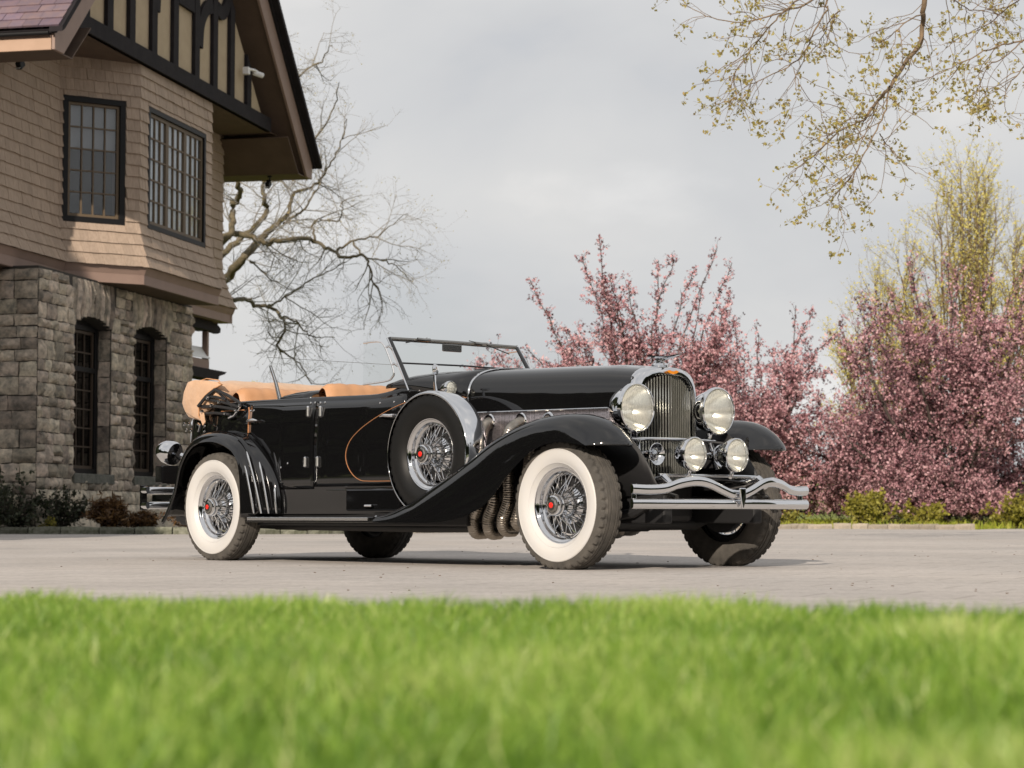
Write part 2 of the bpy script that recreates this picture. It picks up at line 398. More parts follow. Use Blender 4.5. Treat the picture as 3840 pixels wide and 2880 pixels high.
def asphalt():
    m = bpy.data.materials.new('asphalt'); m.use_nodes = True
    n, l = m.node_tree.nodes, m.node_tree.links; b = n['Principled BSDF']
    tcn = n.new('ShaderNodeTexCoord'); mp = n.new('ShaderNodeMapping'); mp.inputs['Scale'].default_value = (1, 0.45, 1)
    l.new(tcn.outputs['Object'], mp.inputs['Vector'])
    n1 = n.new('ShaderNodeTexNoise'); n1.inputs['Scale'].default_value = 0.6; n1.inputs['Detail'].default_value = 6
    n2 = n.new('ShaderNodeTexNoise'); n2.inputs['Scale'].default_value = 26; n2.inputs['Detail'].default_value = 6; n2.inputs['Roughness'].default_value = 0.75
    n3 = n.new('ShaderNodeTexVoronoi'); n3.inputs['Scale'].default_value = 5.5
    for q in (n1, n2, n3): l.new(mp.outputs[0], q.inputs['Vector'])
    r1 = n.new('ShaderNodeValToRGB'); el = r1.color_ramp.elements
    el[0].position = 0.3; el[0].color = (0.455, 0.430, 0.410, 1); el[1].position = 0.7; el[1].color = (0.530, 0.490, 0.455, 1)
    l.new(n1.outputs['Fac'], r1.inputs['Fac'])
    r2 = n.new('ShaderNodeValToRGB'); el = r2.color_ramp.elements
    el[0].position = 0.25; el[0].color = (0.70, 0.70, 0.70, 1); el[1].position = 0.62; el[1].color = (1.04, 1.04, 1.04, 1)
    l.new(n2.outputs['Fac'], r2.inputs['Fac'])
    r3 = n.new('ShaderNodeValToRGB'); el = r3.color_ramp.elements
    el[0].position = 0.03; el[0].color = (0.62, 0.60, 0.58, 1); el[1].position = 0.09; el[1].color = (1, 1, 1, 1)
    l.new(n3.outputs['Distance'], r3.inputs['Fac'])
    m1 = n.new('ShaderNodeMixRGB'); m1.blend_type = 'MULTIPLY'; m1.inputs['Fac'].default_value = 0.9
    l.new(r1.outputs[0], m1.inputs[1]); l.new(r2.outputs[0], m1.inputs[2])
    m2 = n.new('ShaderNodeMixRGB'); m2.blend_type = 'MULTIPLY'; m2.inputs['Fac'].default_value = 0.6
    l.new(m1.outputs[0], m2.inputs[1]); l.new(r3.outputs[0], m2.inputs[2])
    bk = n.new('ShaderNodeTexBrick'); bk.inputs['Scale'].default_value = 1.0; bk.inputs['Brick Width'].default_value = 0.62; bk.inputs['Row Height'].default_value = 0.40; bk.inputs['Mortar Size'].default_value = 0.012
    bk.inputs['Color1'].default_value = (1.0, 1.0, 1.0, 1); bk.inputs['Color2'].default_value = (0.93, 0.93, 0.935, 1); bk.inputs['Mortar'].default_value = (0.72, 0.71, 0.70, 1)
    mp2 = n.new('ShaderNodeMapping'); mp2.inputs['Rotation'].default_value = (0, 0, R(24)); l.new(tcn.outputs['Object'], mp2.inputs['Vector']); l.new(mp2.outputs[0], bk.inputs['Vector'])
    m3 = n.new('ShaderNodeMixRGB'); m3.blend_type = 'MULTIPLY'; m3.inputs['Fac'].default_value = 0.85
    l.new(m2.outputs[0], m3.inputs[1]); l.new(bk.outputs['Color'], m3.inputs[2])
    n4 = n.new('ShaderNodeTexNoise'); n4.inputs['Scale'].default_value = 0.22; n4.inputs['Detail'].default_value = 9; n4.inputs['Roughness'].default_value = 0.68; l.new(tcn.outputs['Object'], n4.inputs['Vector'])
    r4 = n.new('ShaderNodeValToRGB'); el = r4.color_ramp.elements; el[0].position = .36; el[0].color = (.88, .875, .87, 1); el[1].position = .58; el[1].color = (1.05, 1.045, 1.04, 1); l.new(n4.outputs['Fac'], r4.inputs['Fac'])
    m4 = n.new('ShaderNodeMixRGB'); m4.blend_type = 'MULTIPLY'; m4.inputs['Fac'].default_value = 1.0
    l.new(m3.outputs[0], m4.inputs[1]); l.new(r4.outputs[0], m4.inputs[2])
    l.new(m4.outputs[0], b.inputs['Base Color']); b.inputs['Roughness'].default_value = 0.9
    b.inputs['Specular IOR Level'].default_value = 0.2
    bp = n.new('ShaderNodeBump'); bp.inputs['Strength'].default_value = 0.35; bp.inputs['Distance'].default_value = 0.01
    l.new(n2.outputs['Fac'], bp.inputs['Height']); l.new(bp.outputs[0], b.inputs['Normal'])
    MATS['asphalt'] = m
asphalt()
mat('litter', (0.16, 0.12, 0.085), 0.9, var=(0.08, 0.06, 0.045), scale=3)
mat('turf_base', (0.050, 0.075, 0.014), 0.95, var=(0.030, 0.040, 0.012), scale=20)
mat('far_turf', (0.20, 0.24, 0.022), 0.95, var=(0.12, 0.14, 0.02), scale=1.5)

sheet('ground', [(-900, -300), (900, -300), (900, 1600), (-900, 1600)], -0.012, 'far_turf')
m = MB(); rows = []
for y in np.linspace(75, 190, 12):
    rows.append([(x, y, -.02 + 2.3 * max(0, (y - 78) / 80) ** 1.3 * (1 + .25 * math.sin(x * .05 + 1) + .12 * math.sin(x * .13))) for x in np.linspace(-160, 220, 60)])
tag(m.grid(rows).obj('hills', 'far_turf'), kind='structure')
KERB = [(-24, 38.6), (-14, 38.0), (-8.9, 37.5), (-5.5, 36.95), (-3.2, 37.6), (-1.4, 40.0), (1.4, 44.2), (4.0, 48.6), (6.4, 51.0), (8.2, 51.6), (10.3, 48.6)]
kp = smooth_path([(x, y, 0) for x, y in KERB], 90)
sheet('driveway', [(-24, 7.0), (24, 2.5), (60, 3), (60, 52), (16, 52), (11.5, 51.4), (10.6, 49.2)] + [(p[0], p[1]) for p in kp[::-1]] + [(-40, 38.6), (-40, 7)], 0.0, 'asphalt')
# the lawn stands a hand's breadth above the drive and rolls down to it at its far edge
ledge = lambda x: 4.42 - (x + 1.0) * 0.22
m = MB(); rows = []
for x in np.linspace(-22, 22, 60):
    yb = ledge(x); rows.append([(x, -25, .10), (x, 0, .10), (x, yb - .6, .10), (x, yb, .098), (x, yb + .25, .075), (x, yb + .55, .004)])
tag(m.grid(rows).obj('lawn', 'turf_base'), kind='structure')
sheet('planting_bed', [(p[0] - 0.05, p[1] + 0.12) for p in kp[:46]] + [(-2.0, 46), (-8.0, 48), (-24, 42)], 0.07, 'soil')

def kerb(name, a, b, mt, seed, label_stones=None):
    rng = random.Random(seed)
    root = empty(name, (kp[a][0], kp[a][1], 0)); tag(root, kind='structure')
    pts = [Vector(kp[i]) for i in range(a, b + 1)]
    L = [0]
    for i in range(1, len(pts)): L.append(L[-1] + (pts[i] - pts[i - 1]).length)
    s = 0
    while s < L[-1] - 0.3:
        w = min(rng.uniform(0.42, 0.72), L[-1] - s)
        q = []
        for ss in (s + 0.012, s + w - 0.012):
            j = max(i for i in range(len(L)) if L[i] <= ss + 1e-9); j = min(j, len(L) - 2)
            q.append(pts[j].lerp(pts[j + 1], (ss - L[j]) / (L[j + 1] - L[j])))
        c = (q[0] + q[1]) / 2; d = q[1] - q[0]; ang = math.atan2(d.y, d.x)
        m = MB(); h = rng.uniform(0.105, 0.135)
        n_ = 5; rows = []
        for i in range(n_):
            t = -0.5 + i / (n_ - 1)
            rows.append([(t * d.length, -0.07 + rng.uniform(-.006, .006), -0.03), (t * d.length, -0.075 + rng.uniform(-.012, .012), h * 0.6),
                         (t * d.length, -0.055 + rng.uniform(-.01, .01), h + rng.uniform(-.012, .008)), (t * d.length, 0.06, h + rng.uniform(-.01, .01)), (t * d.length, 0.075, -0.03)])
        m.grid(rows); b0 = 0
        m.f.append((0, 1, 2, 3, 4)); m.f.append(tuple(4 + (n_ - 1) * 5 - k for k in range(5)))
        o = m.obj('kerb_stone', mt, root, smooth=False)
        nrm = Vector((-d.y, d.x, 0)).normalized()
        o.location = c + nrm * 0.075 - root.location; o.rotation_euler = (0, rng.uniform(-.012, .012), ang)
        s += w
    return root
kerb('kerb_left', 6, 42, 'kerb_mossy', 3)
kerb('kerb_right', 43, 89, 'kerb_stone', 4)

def blades(name, n, xy, hmin, hmax, wid, mt, seed, lean=0.35, tone=None, z0=0.0, hs=None):
    """xy: (n,2) positions; every blade is a bent three-triangle strip"""
    rng = np.random.default_rng(seed)
    a = rng.uniform(0, 2 * np.pi, n); h = rng.uniform(hmin, hmax, n); w = rng.uniform(wid * .6, wid * 1.3, n)
    if hs is not None: h = h * np.clip(hs, .45, 1.7)
    la = rng.uniform(0, 2 * np.pi, n); lm = rng.uniform(0, lean, n) * h
    cx, cy = np.cos(a) * w / 2, np.sin(a) * w / 2
    V_ = np.zeros((n, 5, 3), np.float32)
    bx, by = xy[:, 0], xy[:, 1]
    mx, my = bx + np.cos(la) * lm * .35, by + np.sin(la) * lm * .35
    V_[:, 0] = np.stack([bx - cx, by - cy, np.full(n, z0)], 1); V_[:, 1] = np.stack([bx + cx, by + cy, np.full(n, z0)], 1)
    V_[:, 2] = np.stack([mx - cx * .8, my - cy * .8, z0 + h * .6], 1); V_[:, 3] = np.stack([mx + cx * .8, my + cy * .8, z0 + h * .6], 1)
    V_[:, 4] = np.stack([bx + np.cos(la) * lm, by + np.sin(la) * lm, z0 + h], 1)
    b = (np.arange(n) * 5)[:, None]
    F_ = np.concatenate([b + np.array([[0, 1, 3]]), b + np.array([[0, 3, 2]]), b + np.array([[2, 3, 4]])], 1).reshape(-1, 3)
    t = rng.uniform(0, 1, n) if tone is None else np.clip(tone + rng.uniform(-.28, .28, n), 0, 1)
    return np_mesh(name, V_.reshape(-1, 3), F_, mt, None, np.repeat(t, 3))

def patch_noise(x, y, seed, k=1.0):
    rng = np.random.default_rng(seed); s = np.zeros_like(x)
    for i in range(9):
        f = rng.uniform(1.2, 7.0) * k; th = rng.uniform(0, 6.28); ph = rng.uniform(0, 6.28)
        s += np.sin((x * np.cos(th) + y * np.sin(th)) * f + ph) / (1 + f * .12)
    return s / 3.2
rng = np.random.default_rng(11)
N = 400000
yy = np.sqrt(rng.uniform(.75 ** 2, 5.1 ** 2, N)); xx = rng.uniform(-1, 1, N) * (yy * 0.255 + 0.85)
edge = ledge(xx) + 0.05 * np.sin(xx * 5) + 0.045 * np.sin(xx * 13 + 1) + 0.03 * np.sin(xx * 29) + rng.normal(0, .045, N)
keep = yy < edge
xx, yy = xx[keep], yy[keep]
pn = patch_noise(xx, yy, 5, 2.6); tuft = patch_noise(xx, yy, 9, 4.0)
keep = rng.uniform(0, 1, len(xx)) < np.clip(0.72 + pn * .35 + tuft * .3, .22, 1)
xx, yy, pn, tuft = xx[keep], yy[keep], pn[keep], tuft[keep]
tone = np.where(rng.uniform(0, 1, len(xx)) < .06, 1.0, 0.46 + pn * .34 + tuft * .18)
g = blades('lawn_grass', len(xx), np.stack([xx, yy], 1), 0.022, 0.080, 0.0050, 'grass_blade', 7, 0.85, tone, .098, 1 + .35 * tuft + .06 * pn)
tag(g, 'green lawn grass blurred across the foreground', 'grass', kind='stuff')

n = 26000
xx = rng.uniform(-4, 30, n); yy = rng.uniform(45, 92, n)
ky = np.interp(xx, [p[0] for p in KERB] + [12, 16, 40], [p[1] for p in KERB] + [51.8, 52.3, 52.3])
k_ = (yy > ky + .35); xx, yy = xx[k_], yy[k_]
g = blades('meadow_grass', len(xx), np.stack([xx, yy], 1), 0.06, 0.24, 0.05, 'far_grass', 8, 0.8)
tag(g, 'sunlit yellow green grass beyond the right kerb', 'grass', kind='stuff')

# loose chips and seeds on the driveway
rng_ = random.Random(21); m = MB()
for i in range(200):
    d = rng_.uniform(7.5, 46) if i % 3 else rng_.uniform(8, 20); x = rng_.uniform(-.25, .25) * d
    s_ = rng_.uniform(.0025, .007) * (1 + d / 60); a = rng_.uniform(0, 6.28)
    m.box((x, d, s_ * .25), (s_ * 1.6, s_ * rng_.uniform(.5, 1.1), s_ * .5), a)
o = m.obj('leaf_litter', 'litter', smooth=False)
tag(o, 'tiny dry chips and seeds scattered over the driveway', 'litter', kind='stuff')
# ------------------------------------------------------------------ house (local frame: u along the facade, v outwards, z up)
HR = empty('manor_house', (-8.37, 38.0, 0.0), R(90 - 12.06))
tag(HR, 'brown shingled manor house with stone ground floor and half-timbered gable', 'house')
def H(u, v, z): return (u, -v, z)
HU = np.array([math.sin(R(12.06)), math.cos(R(12.06))]); HV = np.array([math.cos(R(12.06)), -math.sin(R(12.06))])
def h_world(u, v): return np.array([-8.37, 38.0]) + HU * u + HV * v
def hbox(name, u, v, z, mt, parent=HR, **kw):
    """box between u[0..1], v[0..1], z[0..1]"""
    m = MB().box(H((u[0] + u[1]) / 2, (v[0] + v[1]) / 2, (z[0] + z[1]) / 2), (abs(u[1] - u[0]), abs(v[1] - v[0]), abs(z[1] - z[0])))
    return m.obj(name, mt, parent, smooth=False, **kw)

VA, VC = -0.65, 0.50            # wall plane and bay plane
UAB, UBC, UCD, UEND = 2.22, 3.37, 7.38, 11.30
ZTOP, ZFL, ZBOT = 9.02, 5.95, 5.05
def flare(z): t = min(1, max(0, (ZFL - z) / (ZFL - ZBOT))); return 0.25 * t ** 1.35

# solid core behind the cladding
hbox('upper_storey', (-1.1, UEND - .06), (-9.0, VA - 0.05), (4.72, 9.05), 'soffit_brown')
m = MB().prism([H(UAB + 1.0, VA - .03, 4.9), H(UBC + .35, VC - .62, 4.9), H(UCD - .04, VC - .62, 4.9), H(UCD - .04, VA - .03, 4.9)], (0, 0, 4.14))
m.obj('bay_core', 'soffit_brown', HR, smooth=False)
hbox('ground_storey', (0.06, 7.60), (-8.0, -0.62), (-0.1, 4.74), 'mortar')
hbox('porch_ceiling', (-1.1, 0.0), (-8.0, -0.7), (4.60, 4.74), 'soffit_brown')
hbox('far_porch_wall', (7.62, 10.9), (-8.0, -2.2), (-0.1, 4.9), 'timber_dark')

# shingle cladding --------------------------------------------------------------
def wall_point(wall, s, z, off):
    """point on the cladding of wall A, B, C or D; s runs along the wall, off is proud of it"""
    d = flare(z) + off
    if wall == 'A':
        return H(s, VA + d, z)
    if wall == 'B':
        L = (UBC - UAB) * math.sqrt(2); t = s / L
        a = (UAB - .414 * d, VA + d); b = (UBC - .414 * d, VC + d)
        return H(a[0] + (b[0] - a[0]) * t, a[1] + (b[1] - a[1]) * t, z)
    if wall == 'C':
        t = (s - UBC) / (UCD - UBC); a = UBC - .414 * d
        return H(a + (UCD - a) * t, VC + d, z)
    if wall == 'D':
        t = (s - UCD) / (UEND - UCD)
        return H(UCD + (UEND + flare(z) * 1.2 - UCD) * t, VA + d, z)
    if wall == 'E':                     # side of the bay facing away
        return H(UCD + (off if off else 0), VC + flare(z) - s, z)
def a_limit(z): return UAB - .414 * flare(z)
WIN_B = (0.08, 1.34, 5.85, 8.25)
WIN_C = (3.80, 7.00, 5.88, 8.27)
shingles = []
srng = random.Random(5)
EXPO = 0.2205
def lay(wall, s0, s1, hole, wid=(0.13, 0.24)):
    r = 0; z = ZBOT
    while z < ZTOP:
        z1 = min(z + EXPO, ZTOP)
        s = s0 - srng.uniform(0, .15)
        while s < s1:
            w = srng.uniform(*wid); a, b = max(s, s0), min(s + w, s1 if wall != 'A' else a_limit(z))
            s += w
            if b - a < 0.02: continue
            za, zb = z, z1
            if hole:
                h0, h1, g0, g1 = hole
                if a < h1 - .02 and b > h0 + .02 and za < g1 - .02 and zb > g0 + .02:
                    if a < h0 - .03 or b > h1 + .03:
                        lo_, hi_ = max(a, h0), min(b, h1)
                        if zb > g1 + .02: shingles.append((wall, lo_, hi_, g1, zb))
                        if za < g0 - .02: shingles.append((wall, lo_, hi_, za, g0))
                        if a < h0 - .03: b = h0
                        else: a = h1
                    elif zb > g1 + .04: za = g1
                    elif za < g0 - .04: zb = g0
                    else: continue
            shingles.append((wall, a, b, za, zb))
        z = z1; r += 1
lay('A', -1.1, UAB, None)
lay('B', 0.0, (UBC - UAB) * math.sqrt(2), WIN_B)
lay('C', UBC, UCD, WIN_C)
lay('D', UCD, UEND, None, (0.2, 0.4))
def shingle_mesh(m, sh):
    wall, a, b, z0, z1 = sh; g = 0.0025; jo = srng.uniform(0, .008); zb = z0 + srng.uniform(-.006, .006)
    q = [wall_point(wall, a + g, zb, .006), wall_point(wall, b - g, zb, .006), wall_point(wall, b - g, z1 + .02, .001), wall_point(wall, a + g, z1 + .02, .001),
         wall_point(wall, a + g, zb, .040 + jo), wall_point(wall, b - g, zb, .040 + jo), wall_point(wall, b - g, z1 + .02, .007 + jo), wall_point(wall, a + g, z1 + .02, .007 + jo)]
    m.add(q, [(0, 3, 2, 1), (4, 5, 6, 7), (0, 1, 5, 4), (1, 2, 6, 5), (2, 3, 7, 6), (3, 0, 4, 7)])
seen = {'B': 1.0, 'C': 0.33, 'A': 0.30, 'D': 0.03}
order = sorted(range(len(shingles)), key=lambda i: -seen[shingles[i][0]] * (shingles[i][2] - shingles[i][1]) * (shingles[i][4] - shingles[i][3])
               * (1 if not (shingles[i][0] == 'A' and (shingles[i][1] < -.25 or shingles[i][3] > 8.3)) else .05))
top = set(order[:300])
cl = MB()
for i, sh in enumerate(shingles):
    if i in top:
        m = MB(); shingle_mesh(m, sh); m.obj('shingle', 'shingle', HR, smooth=False)
    else: shingle_mesh(cl, sh)
tag(cl.obj('shingles', 'shingle', HR, smooth=False), kind='stuff')
m = MB(); m.prism([H(UCD, VA, ZFL), H(UCD + .004, VC, ZFL), H(UCD + .004, VC, ZTOP), H(UCD, VA, ZTOP)], (0.02, 0, 0)); m.obj('bay_side', 'shingle', HR, smooth=False)
m = MB(); m.grid([[wall_point('C', UCD, z, 0), H(UCD, VA, z)] for z in (5.05, 5.2, 5.4, 5.6, 5.8, 5.95)]); m.obj('bay_side', 'shingle', HR, smooth=False, solid=.02)

# jetty: cove, fascia and soffit under each storey edge
def strip_along(name, prof, mt, pts):
    """prof: (outward offset, z); pts: list of (u, v, mitre_u) along A-B-C"""
    rows = []
    for dd, z in prof:
        d = dd
        rows.append([H(-1.1, VA + d, z), H(UAB - .414 * d, VA + d, z), H(UBC - .414 * d, VC + d, z), H(UCD + 0.02 + min(d, .2) * .4, VC + d, z)])
    return MB().grid(rows).obj(name, mt, HR, smooth=False)
strip_along('cove', [(.23, 5.05), (.215, 5.02), (.19, 4.965), (.165, 4.905)], 'trim_brown', None)
strip_along('fascia', [(.163, 4.905), (.163, 4.725), (.12, 4.718)], 'trim_brown', None)
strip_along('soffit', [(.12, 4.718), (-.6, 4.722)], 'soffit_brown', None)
# far end of the wall beyond the bay
m = MB(); m.grid([[H(UCD, VA + d, z), H(UEND + .3, VA + d, z)] for d, z in ((.23, 5.05), (.20, 4.97), (.16, 4.9), (.16, 4.72), (-.6, 4.72))]); m.obj('fascia', 'trim_brown', HR, smooth=False)
m = MB(); m.grid([[H(UEND + f, VA + f, z), H(UEND + f, -9, z)] for f, z in ((0, 9), (0, 5.95), (.06, 5.5), (.25, 5.05), (.2, 4.97), (.16, 4.72))]); m.obj('end_wall', 'shingle', HR, smooth=False)

# stone ground storey -----------------------------------------------------------
ST = MB().add([], [])
OPEN = [(1.57, 3.31, 1.10, 3.86), (4.46, 6.22, 1.10, 3.92)]
RISE = 0.17
def in_opening(u, z, pad=0.0):
    for (a, b, c, d) in OPEN:
        if a - pad < u < b + pad and c - .22 < z < d + pad:
            return True
        t = (u - (a + b) / 2) / ((b - a) / 2)
        if abs(t) < 1 and d <= z < d + RISE * (1 - t * t) + pad: return True
    return False
stones = []
stq = random.Random(17)
z = -0.05
while z < 4.62:
    h = stq.choice([.17, .21, .25, .29, .34]); h = min(h, 4.70 - z)
    if 4.70 - (z + h) < .1: h = 4.70 - z
    u = 0.0 - stq.uniform(0, .2)
    while u < 7.67:
        w = stq.uniform(.24, .52) * (1.15 if h > .27 else 1.0); a, b = max(0, u), min(7.67, u + w); u += w
        if b - a < .06: continue
        segs = [(a, b)]
        for (oa, ob, oc, od) in OPEN:
            new = []
            for (p, q) in segs:
                if z + h * .5 > oc - .2 and z + h * .5 < od + RISE * .55 and q > oa and p < ob:
                    if p < oa - .05: new.append((p, oa))
                    if q > ob + .05: new.append((ob, q))
                else: new.append((p, q))
            segs = new
        for (p, q) in segs:
            if q - p > .07:
                if h > .27 and stq.random() < .28 and q - p > .2:
                    k_ = stq.uniform(.4, .6); stones.append((p, q, z, z + h * k_)); stones.append((p, q, z + h * k_, z + h))
                elif q - p > .95:
                    k_ = stq.uniform(.4, .6); stones.append((p, p + (q - p) * k_, z, z + h)); stones.append((p + (q - p) * k_, q, z, z + h))
                else: stones.append((p, q, z, z + h))
    z += h
def stone_mesh(a, b, z0, z1, conv, depth=.062):
    """rock-faced block: a 4 x 4 rough front with quarry-faced swell, sides running back"""
    m = MB(); g = .008; n_ = 4; rows = []
    for i in range(n_):
        row = []
        for j in range(n_):
            s, t = i / (n_ - 1), j / (n_ - 1)
            ed = (i in (0, n_ - 1)) or (j in (0, n_ - 1))
            pr = .014 + stq.uniform(-.008, .010) if ed else depth + stq.uniform(-.03, .035)
            jt = .012 if ed else .025; row.append(conv(a + g + (b - a - 2 * g) * s + stq.uniform(-jt, jt), z0 + g + (z1 - z0 - 2 * g) * t + stq.uniform(-jt, jt), pr))
        rows.append(row)
    m.grid(rows)
    ring = [(i, 0) for i in range(n_)] + [(n_ - 1, j) for j in range(1, n_)] + [(i, n_ - 1) for i in range(n_ - 2, -1, -1)] + [(0, j) for j in range(n_ - 2, 0, -1)]
    bk = []
    for (i, j) in ring:
        s, t = i / (n_ - 1), j / (n_ - 1)
        m.v.append(conv(a + g + (b - a - 2 * g) * s, z0 + g + (z1 - z0 - 2 * g) * t, -.06)); bk.append(len(m.v) - 1)
    for k in range(len(ring)):
        k2 = (k + 1) % len(ring); i, j = ring[k]; i2, j2 = ring[k2]
        m.f.append((i * n_ + j, i2 * n_ + j2, bk[k2], bk[k]))
    return m
front = lambda u, z, p: H(u, p, z)
side = lambda v, z, p: H(-p, v, z)
wall_front = MB()
# mortar backing with the two openings left free
def quad_uv(m, u0, u1, z0, z1, v): m.add([H(u0, v, z0), H(u1, v, z0), H(u1, v, z1), H(u0, v, z1)], [(0, 1, 2, 3)])
us = [0.0, 1.57, 3.31, 4.46, 6.22, 7.67]
for i in range(5):
    if i in (1, 3):
        quad_uv(wall_front, us[i], us[i + 1], -.1, 1.10, 0)
        a, b, c, d = OPEN[0 if i == 1 else 1]; nseg = 10
        for k in range(nseg):
            t0, t1 = -1 + 2 * k / nseg, -1 + 2 * (k + 1) / nseg
            ua, ub = (a + b) / 2 + t0 * (b - a) / 2, (a + b) / 2 + t1 * (b - a) / 2
            wall_front.add([H(ua, 0, d + RISE * (1 - t0 * t0)), H(ub, 0, d + RISE * (1 - t1 * t1)), H(ub, 0, 4.74), H(ua, 0, 4.74)], [(0, 1, 2, 3)])
            wall_front.add([H(ua, 0, d + RISE * (1 - t0 * t0)), H(ub, 0, d + RISE * (1 - t1 * t1)), H(ub, -.5, d + RISE * (1 - t1 * t1)), H(ua, -.5, d + RISE * (1 - t0 * t0))], [(3, 2, 1, 0)])
        for uu in (a, b):
            wall_front.add([H(uu, 0, c), H(uu, -.5, c), H(uu, -.5, d), H(uu, 0, d)], [(0, 1, 2, 3)])
    else: quad_uv(wall_front, us[i], us[i + 1], -.1, 4.74, 0)
wall_front.add([H(0, 0, -.1), H(0, -7, -.1), H(0, -7, 4.74), H(0, 0, 4.74)], [(0, 1, 2, 3)])
wall_front.add([H(7.67, 0, -.1), H(7.67, -7, -.1), H(7.67, -7, 4.74), H(7.67, 0, 4.74)], [(0, 1, 2, 3)])
SW = wall_front.obj('stone_wall', 'mortar', HR, smooth=False)
cnt = 0; rest_st = MB()
for (a, b, z0, z1) in stones:
    # soldier stones over the arches replace the coursed ones there
    uc, zc = (a + b) / 2, (z0 + z1) / 2
    skip = False
    for (oa, ob, oc, od) in OPEN:
        if oa - .12 < uc < ob + .12 and zc > od - .02: skip = True
    if skip: continue
    m = stone_mesh(a, b, z0, z1, front)
    if cnt < 240 and zc > .75: m.obj('stone', 'stone', SW, smooth=True, angle=50); cnt += 1
    else: rest_st.add(m.v, m.f)
tag(rest_st.obj('stones', 'stone', SW, smooth=True, angle=50), kind='stuff')
for (oa, ob, oc, od) in OPEN:                      # voussoirs / soldier course
    u = oa - .10
    while u < ob + .08:
        w = stq.uniform(.13, .19); uc = u + w / 2; t = (uc - (oa + ob) / 2) / ((ob - oa) / 2)
        zb = od + RISE * max(0, 1 - t * t) if abs(t) < 1 else od - .05
        zt = 4.70
        m = stone_mesh(u, u + w, zb, zt, front); m.obj('voussoir', 'stone', SW, smooth=True, angle=50)
        u += w
    for sidex in (1,):                             # jamb quoins seen in the reveal on the far side
        zz_ = oc
        while zz_ < od - .05:
            h = min(stq.uniform(.28, .5), od - zz_)
            conv = lambda v, z, p, ob=ob: H(ob - p * .5, -v, z)
            m = stone_mesh(.01, .26, zz_, zz_ + h, conv, .03); m.obj('jamb_stone', 'stone', SW, smooth=True, angle=50)
            zz_ += h
    hbox('window_sill', (oa - .05, ob + .10), (-.28, .07), (oc - .19, oc - .005), 'sill_stone', SW, bevel=.015)
z = -.05
while z < 4.6:                                      # return wall into the porch
    h = stq.choice([.21, .27, .33]); v = 0.0
    while v > -2.2:
        w = stq.uniform(.3, .55)
        m = stone_mesh(v - w, v, z, min(z + h, 4.7), side); m.obj('stone', 'stone', SW, smooth=True, angle=50); v -= w
    z += h

def lattice_window(name, org, ax, w, h, cols, rows, frame_w, sash_w, mun, frame_m, sash_m, glass_m, proud=.03, parts=1, label=None, outer=None):
    """org: lower left corner (Vector), ax: unit vector along the wall; z is up; normal points out of the wall"""
    org = Vector(org); ax = Vector(ax).normalized(); nr = ax.cross(Vector((0, 0, 1)))
    if outer is not None and nr.dot(Vector(outer)) < 0: nr = -nr
    Mx = Matrix((ax, nr, Vector((0, 0, 1)))).transposed()
    def bx(m, s0, s1, z0, z1, p0, p1):
        c = org + ax * (s0 + s1) / 2 + nr * (p0 + p1) / 2 + Vector((0, 0, (z0 + z1) / 2))
        m.box(c, (s1 - s0, p1 - p0, z1 - z0), 0, Mx)
    m = MB()
    bx(m, 0, w, 0, frame_w, -.12, proud); bx(m, 0, w, h - frame_w, h, -.12, proud)
    bx(m, 0, frame_w, frame_w, h - frame_w, -.12, proud); bx(m, w - frame_w, w, frame_w, h - frame_w, -.12, proud)
    win = m.obj(name, frame_m, HR, smooth=False, bevel=.006)
    iw = (w - 2 * frame_w) / parts
    for q in range(parts):
        s0 = frame_w + q * iw; s1 = s0 + iw; e_ = .004
        m = MB()
        bx(m, s0 + e_, s1 - e_, frame_w + e_, frame_w + sash_w, -.07, -.01); bx(m, s0 + e_, s1 - e_, h - frame_w - sash_w, h - frame_w - e_, -.07, -.01)
        bx(m, s0 + e_, s0 + sash_w, frame_w + sash_w, h - frame_w - sash_w, -.07, -.01); bx(m, s1 - sash_w, s1 - e_, frame_w + sash_w, h - frame_w - sash_w, -.07, -.01)
        x0, x1, z0, z1 = s0 + sash_w, s1 - sash_w, frame_w + sash_w, h - frame_w - sash_w
        for c in range(1, cols):
            xc = x0 + (x1 - x0) * c / cols; bx(m, xc - mun / 2, xc + mun / 2, z0, z1, -.06, -.014)
        for r in range(1, rows):
            zc = z0 + (z1 - z0) * r / rows; bx(m, x0, x1, zc - mun / 2, zc + mun / 2, -.058, -.017)
        m.obj('sash', sash_m, win, smooth=False)
        for c in range(cols):
            for r in range(rows):
                p = MB(); tl = stq.uniform(-.003, .003)
                xa, xb = x0 + (x1 - x0) * c / cols + mun / 2 - .004, x0 + (x1 - x0) * (c + 1) / cols - mun / 2 + .004
                za, zb = z0 + (z1 - z0) * r / rows + mun / 2 - .004, z0 + (z1 - z0) * (r + 1) / rows - mun / 2 + .004
                bx(p, xa, xb, za, zb, -.043 + tl, -.039 + tl); p.obj('pane', glass_m, win, smooth=False)
    return win, org, ax, nr, bx
# upper window on the splayed side of the bay
s2 = math.sqrt(.5)
bx_ax = Vector((s2, -s2, 0)); nB = Vector((-s2, -s2, 0))
o0 = Vector(H(UAB, VA, 5.85)) + bx_ax * 0.08
win, org, ax, nr, bx = lattice_window('upper_window', o0, bx_ax, 1.26, 2.40, 4, 5, .11, .055, .028, 'frame_black', 'sash_brown', 'glass_window', .035, 1, outer=nB)
m = MB(); bx(m, .1, 1.16, 1.42, 2.3, -.13, -.125); m.obj('roller_blind', 'blind', win, smooth=False)
m = MB(); bx(m, .05, 1.21, .05, 2.35, -.50, -.48); m.obj('dark_room', 'room_dark', win, smooth=False)
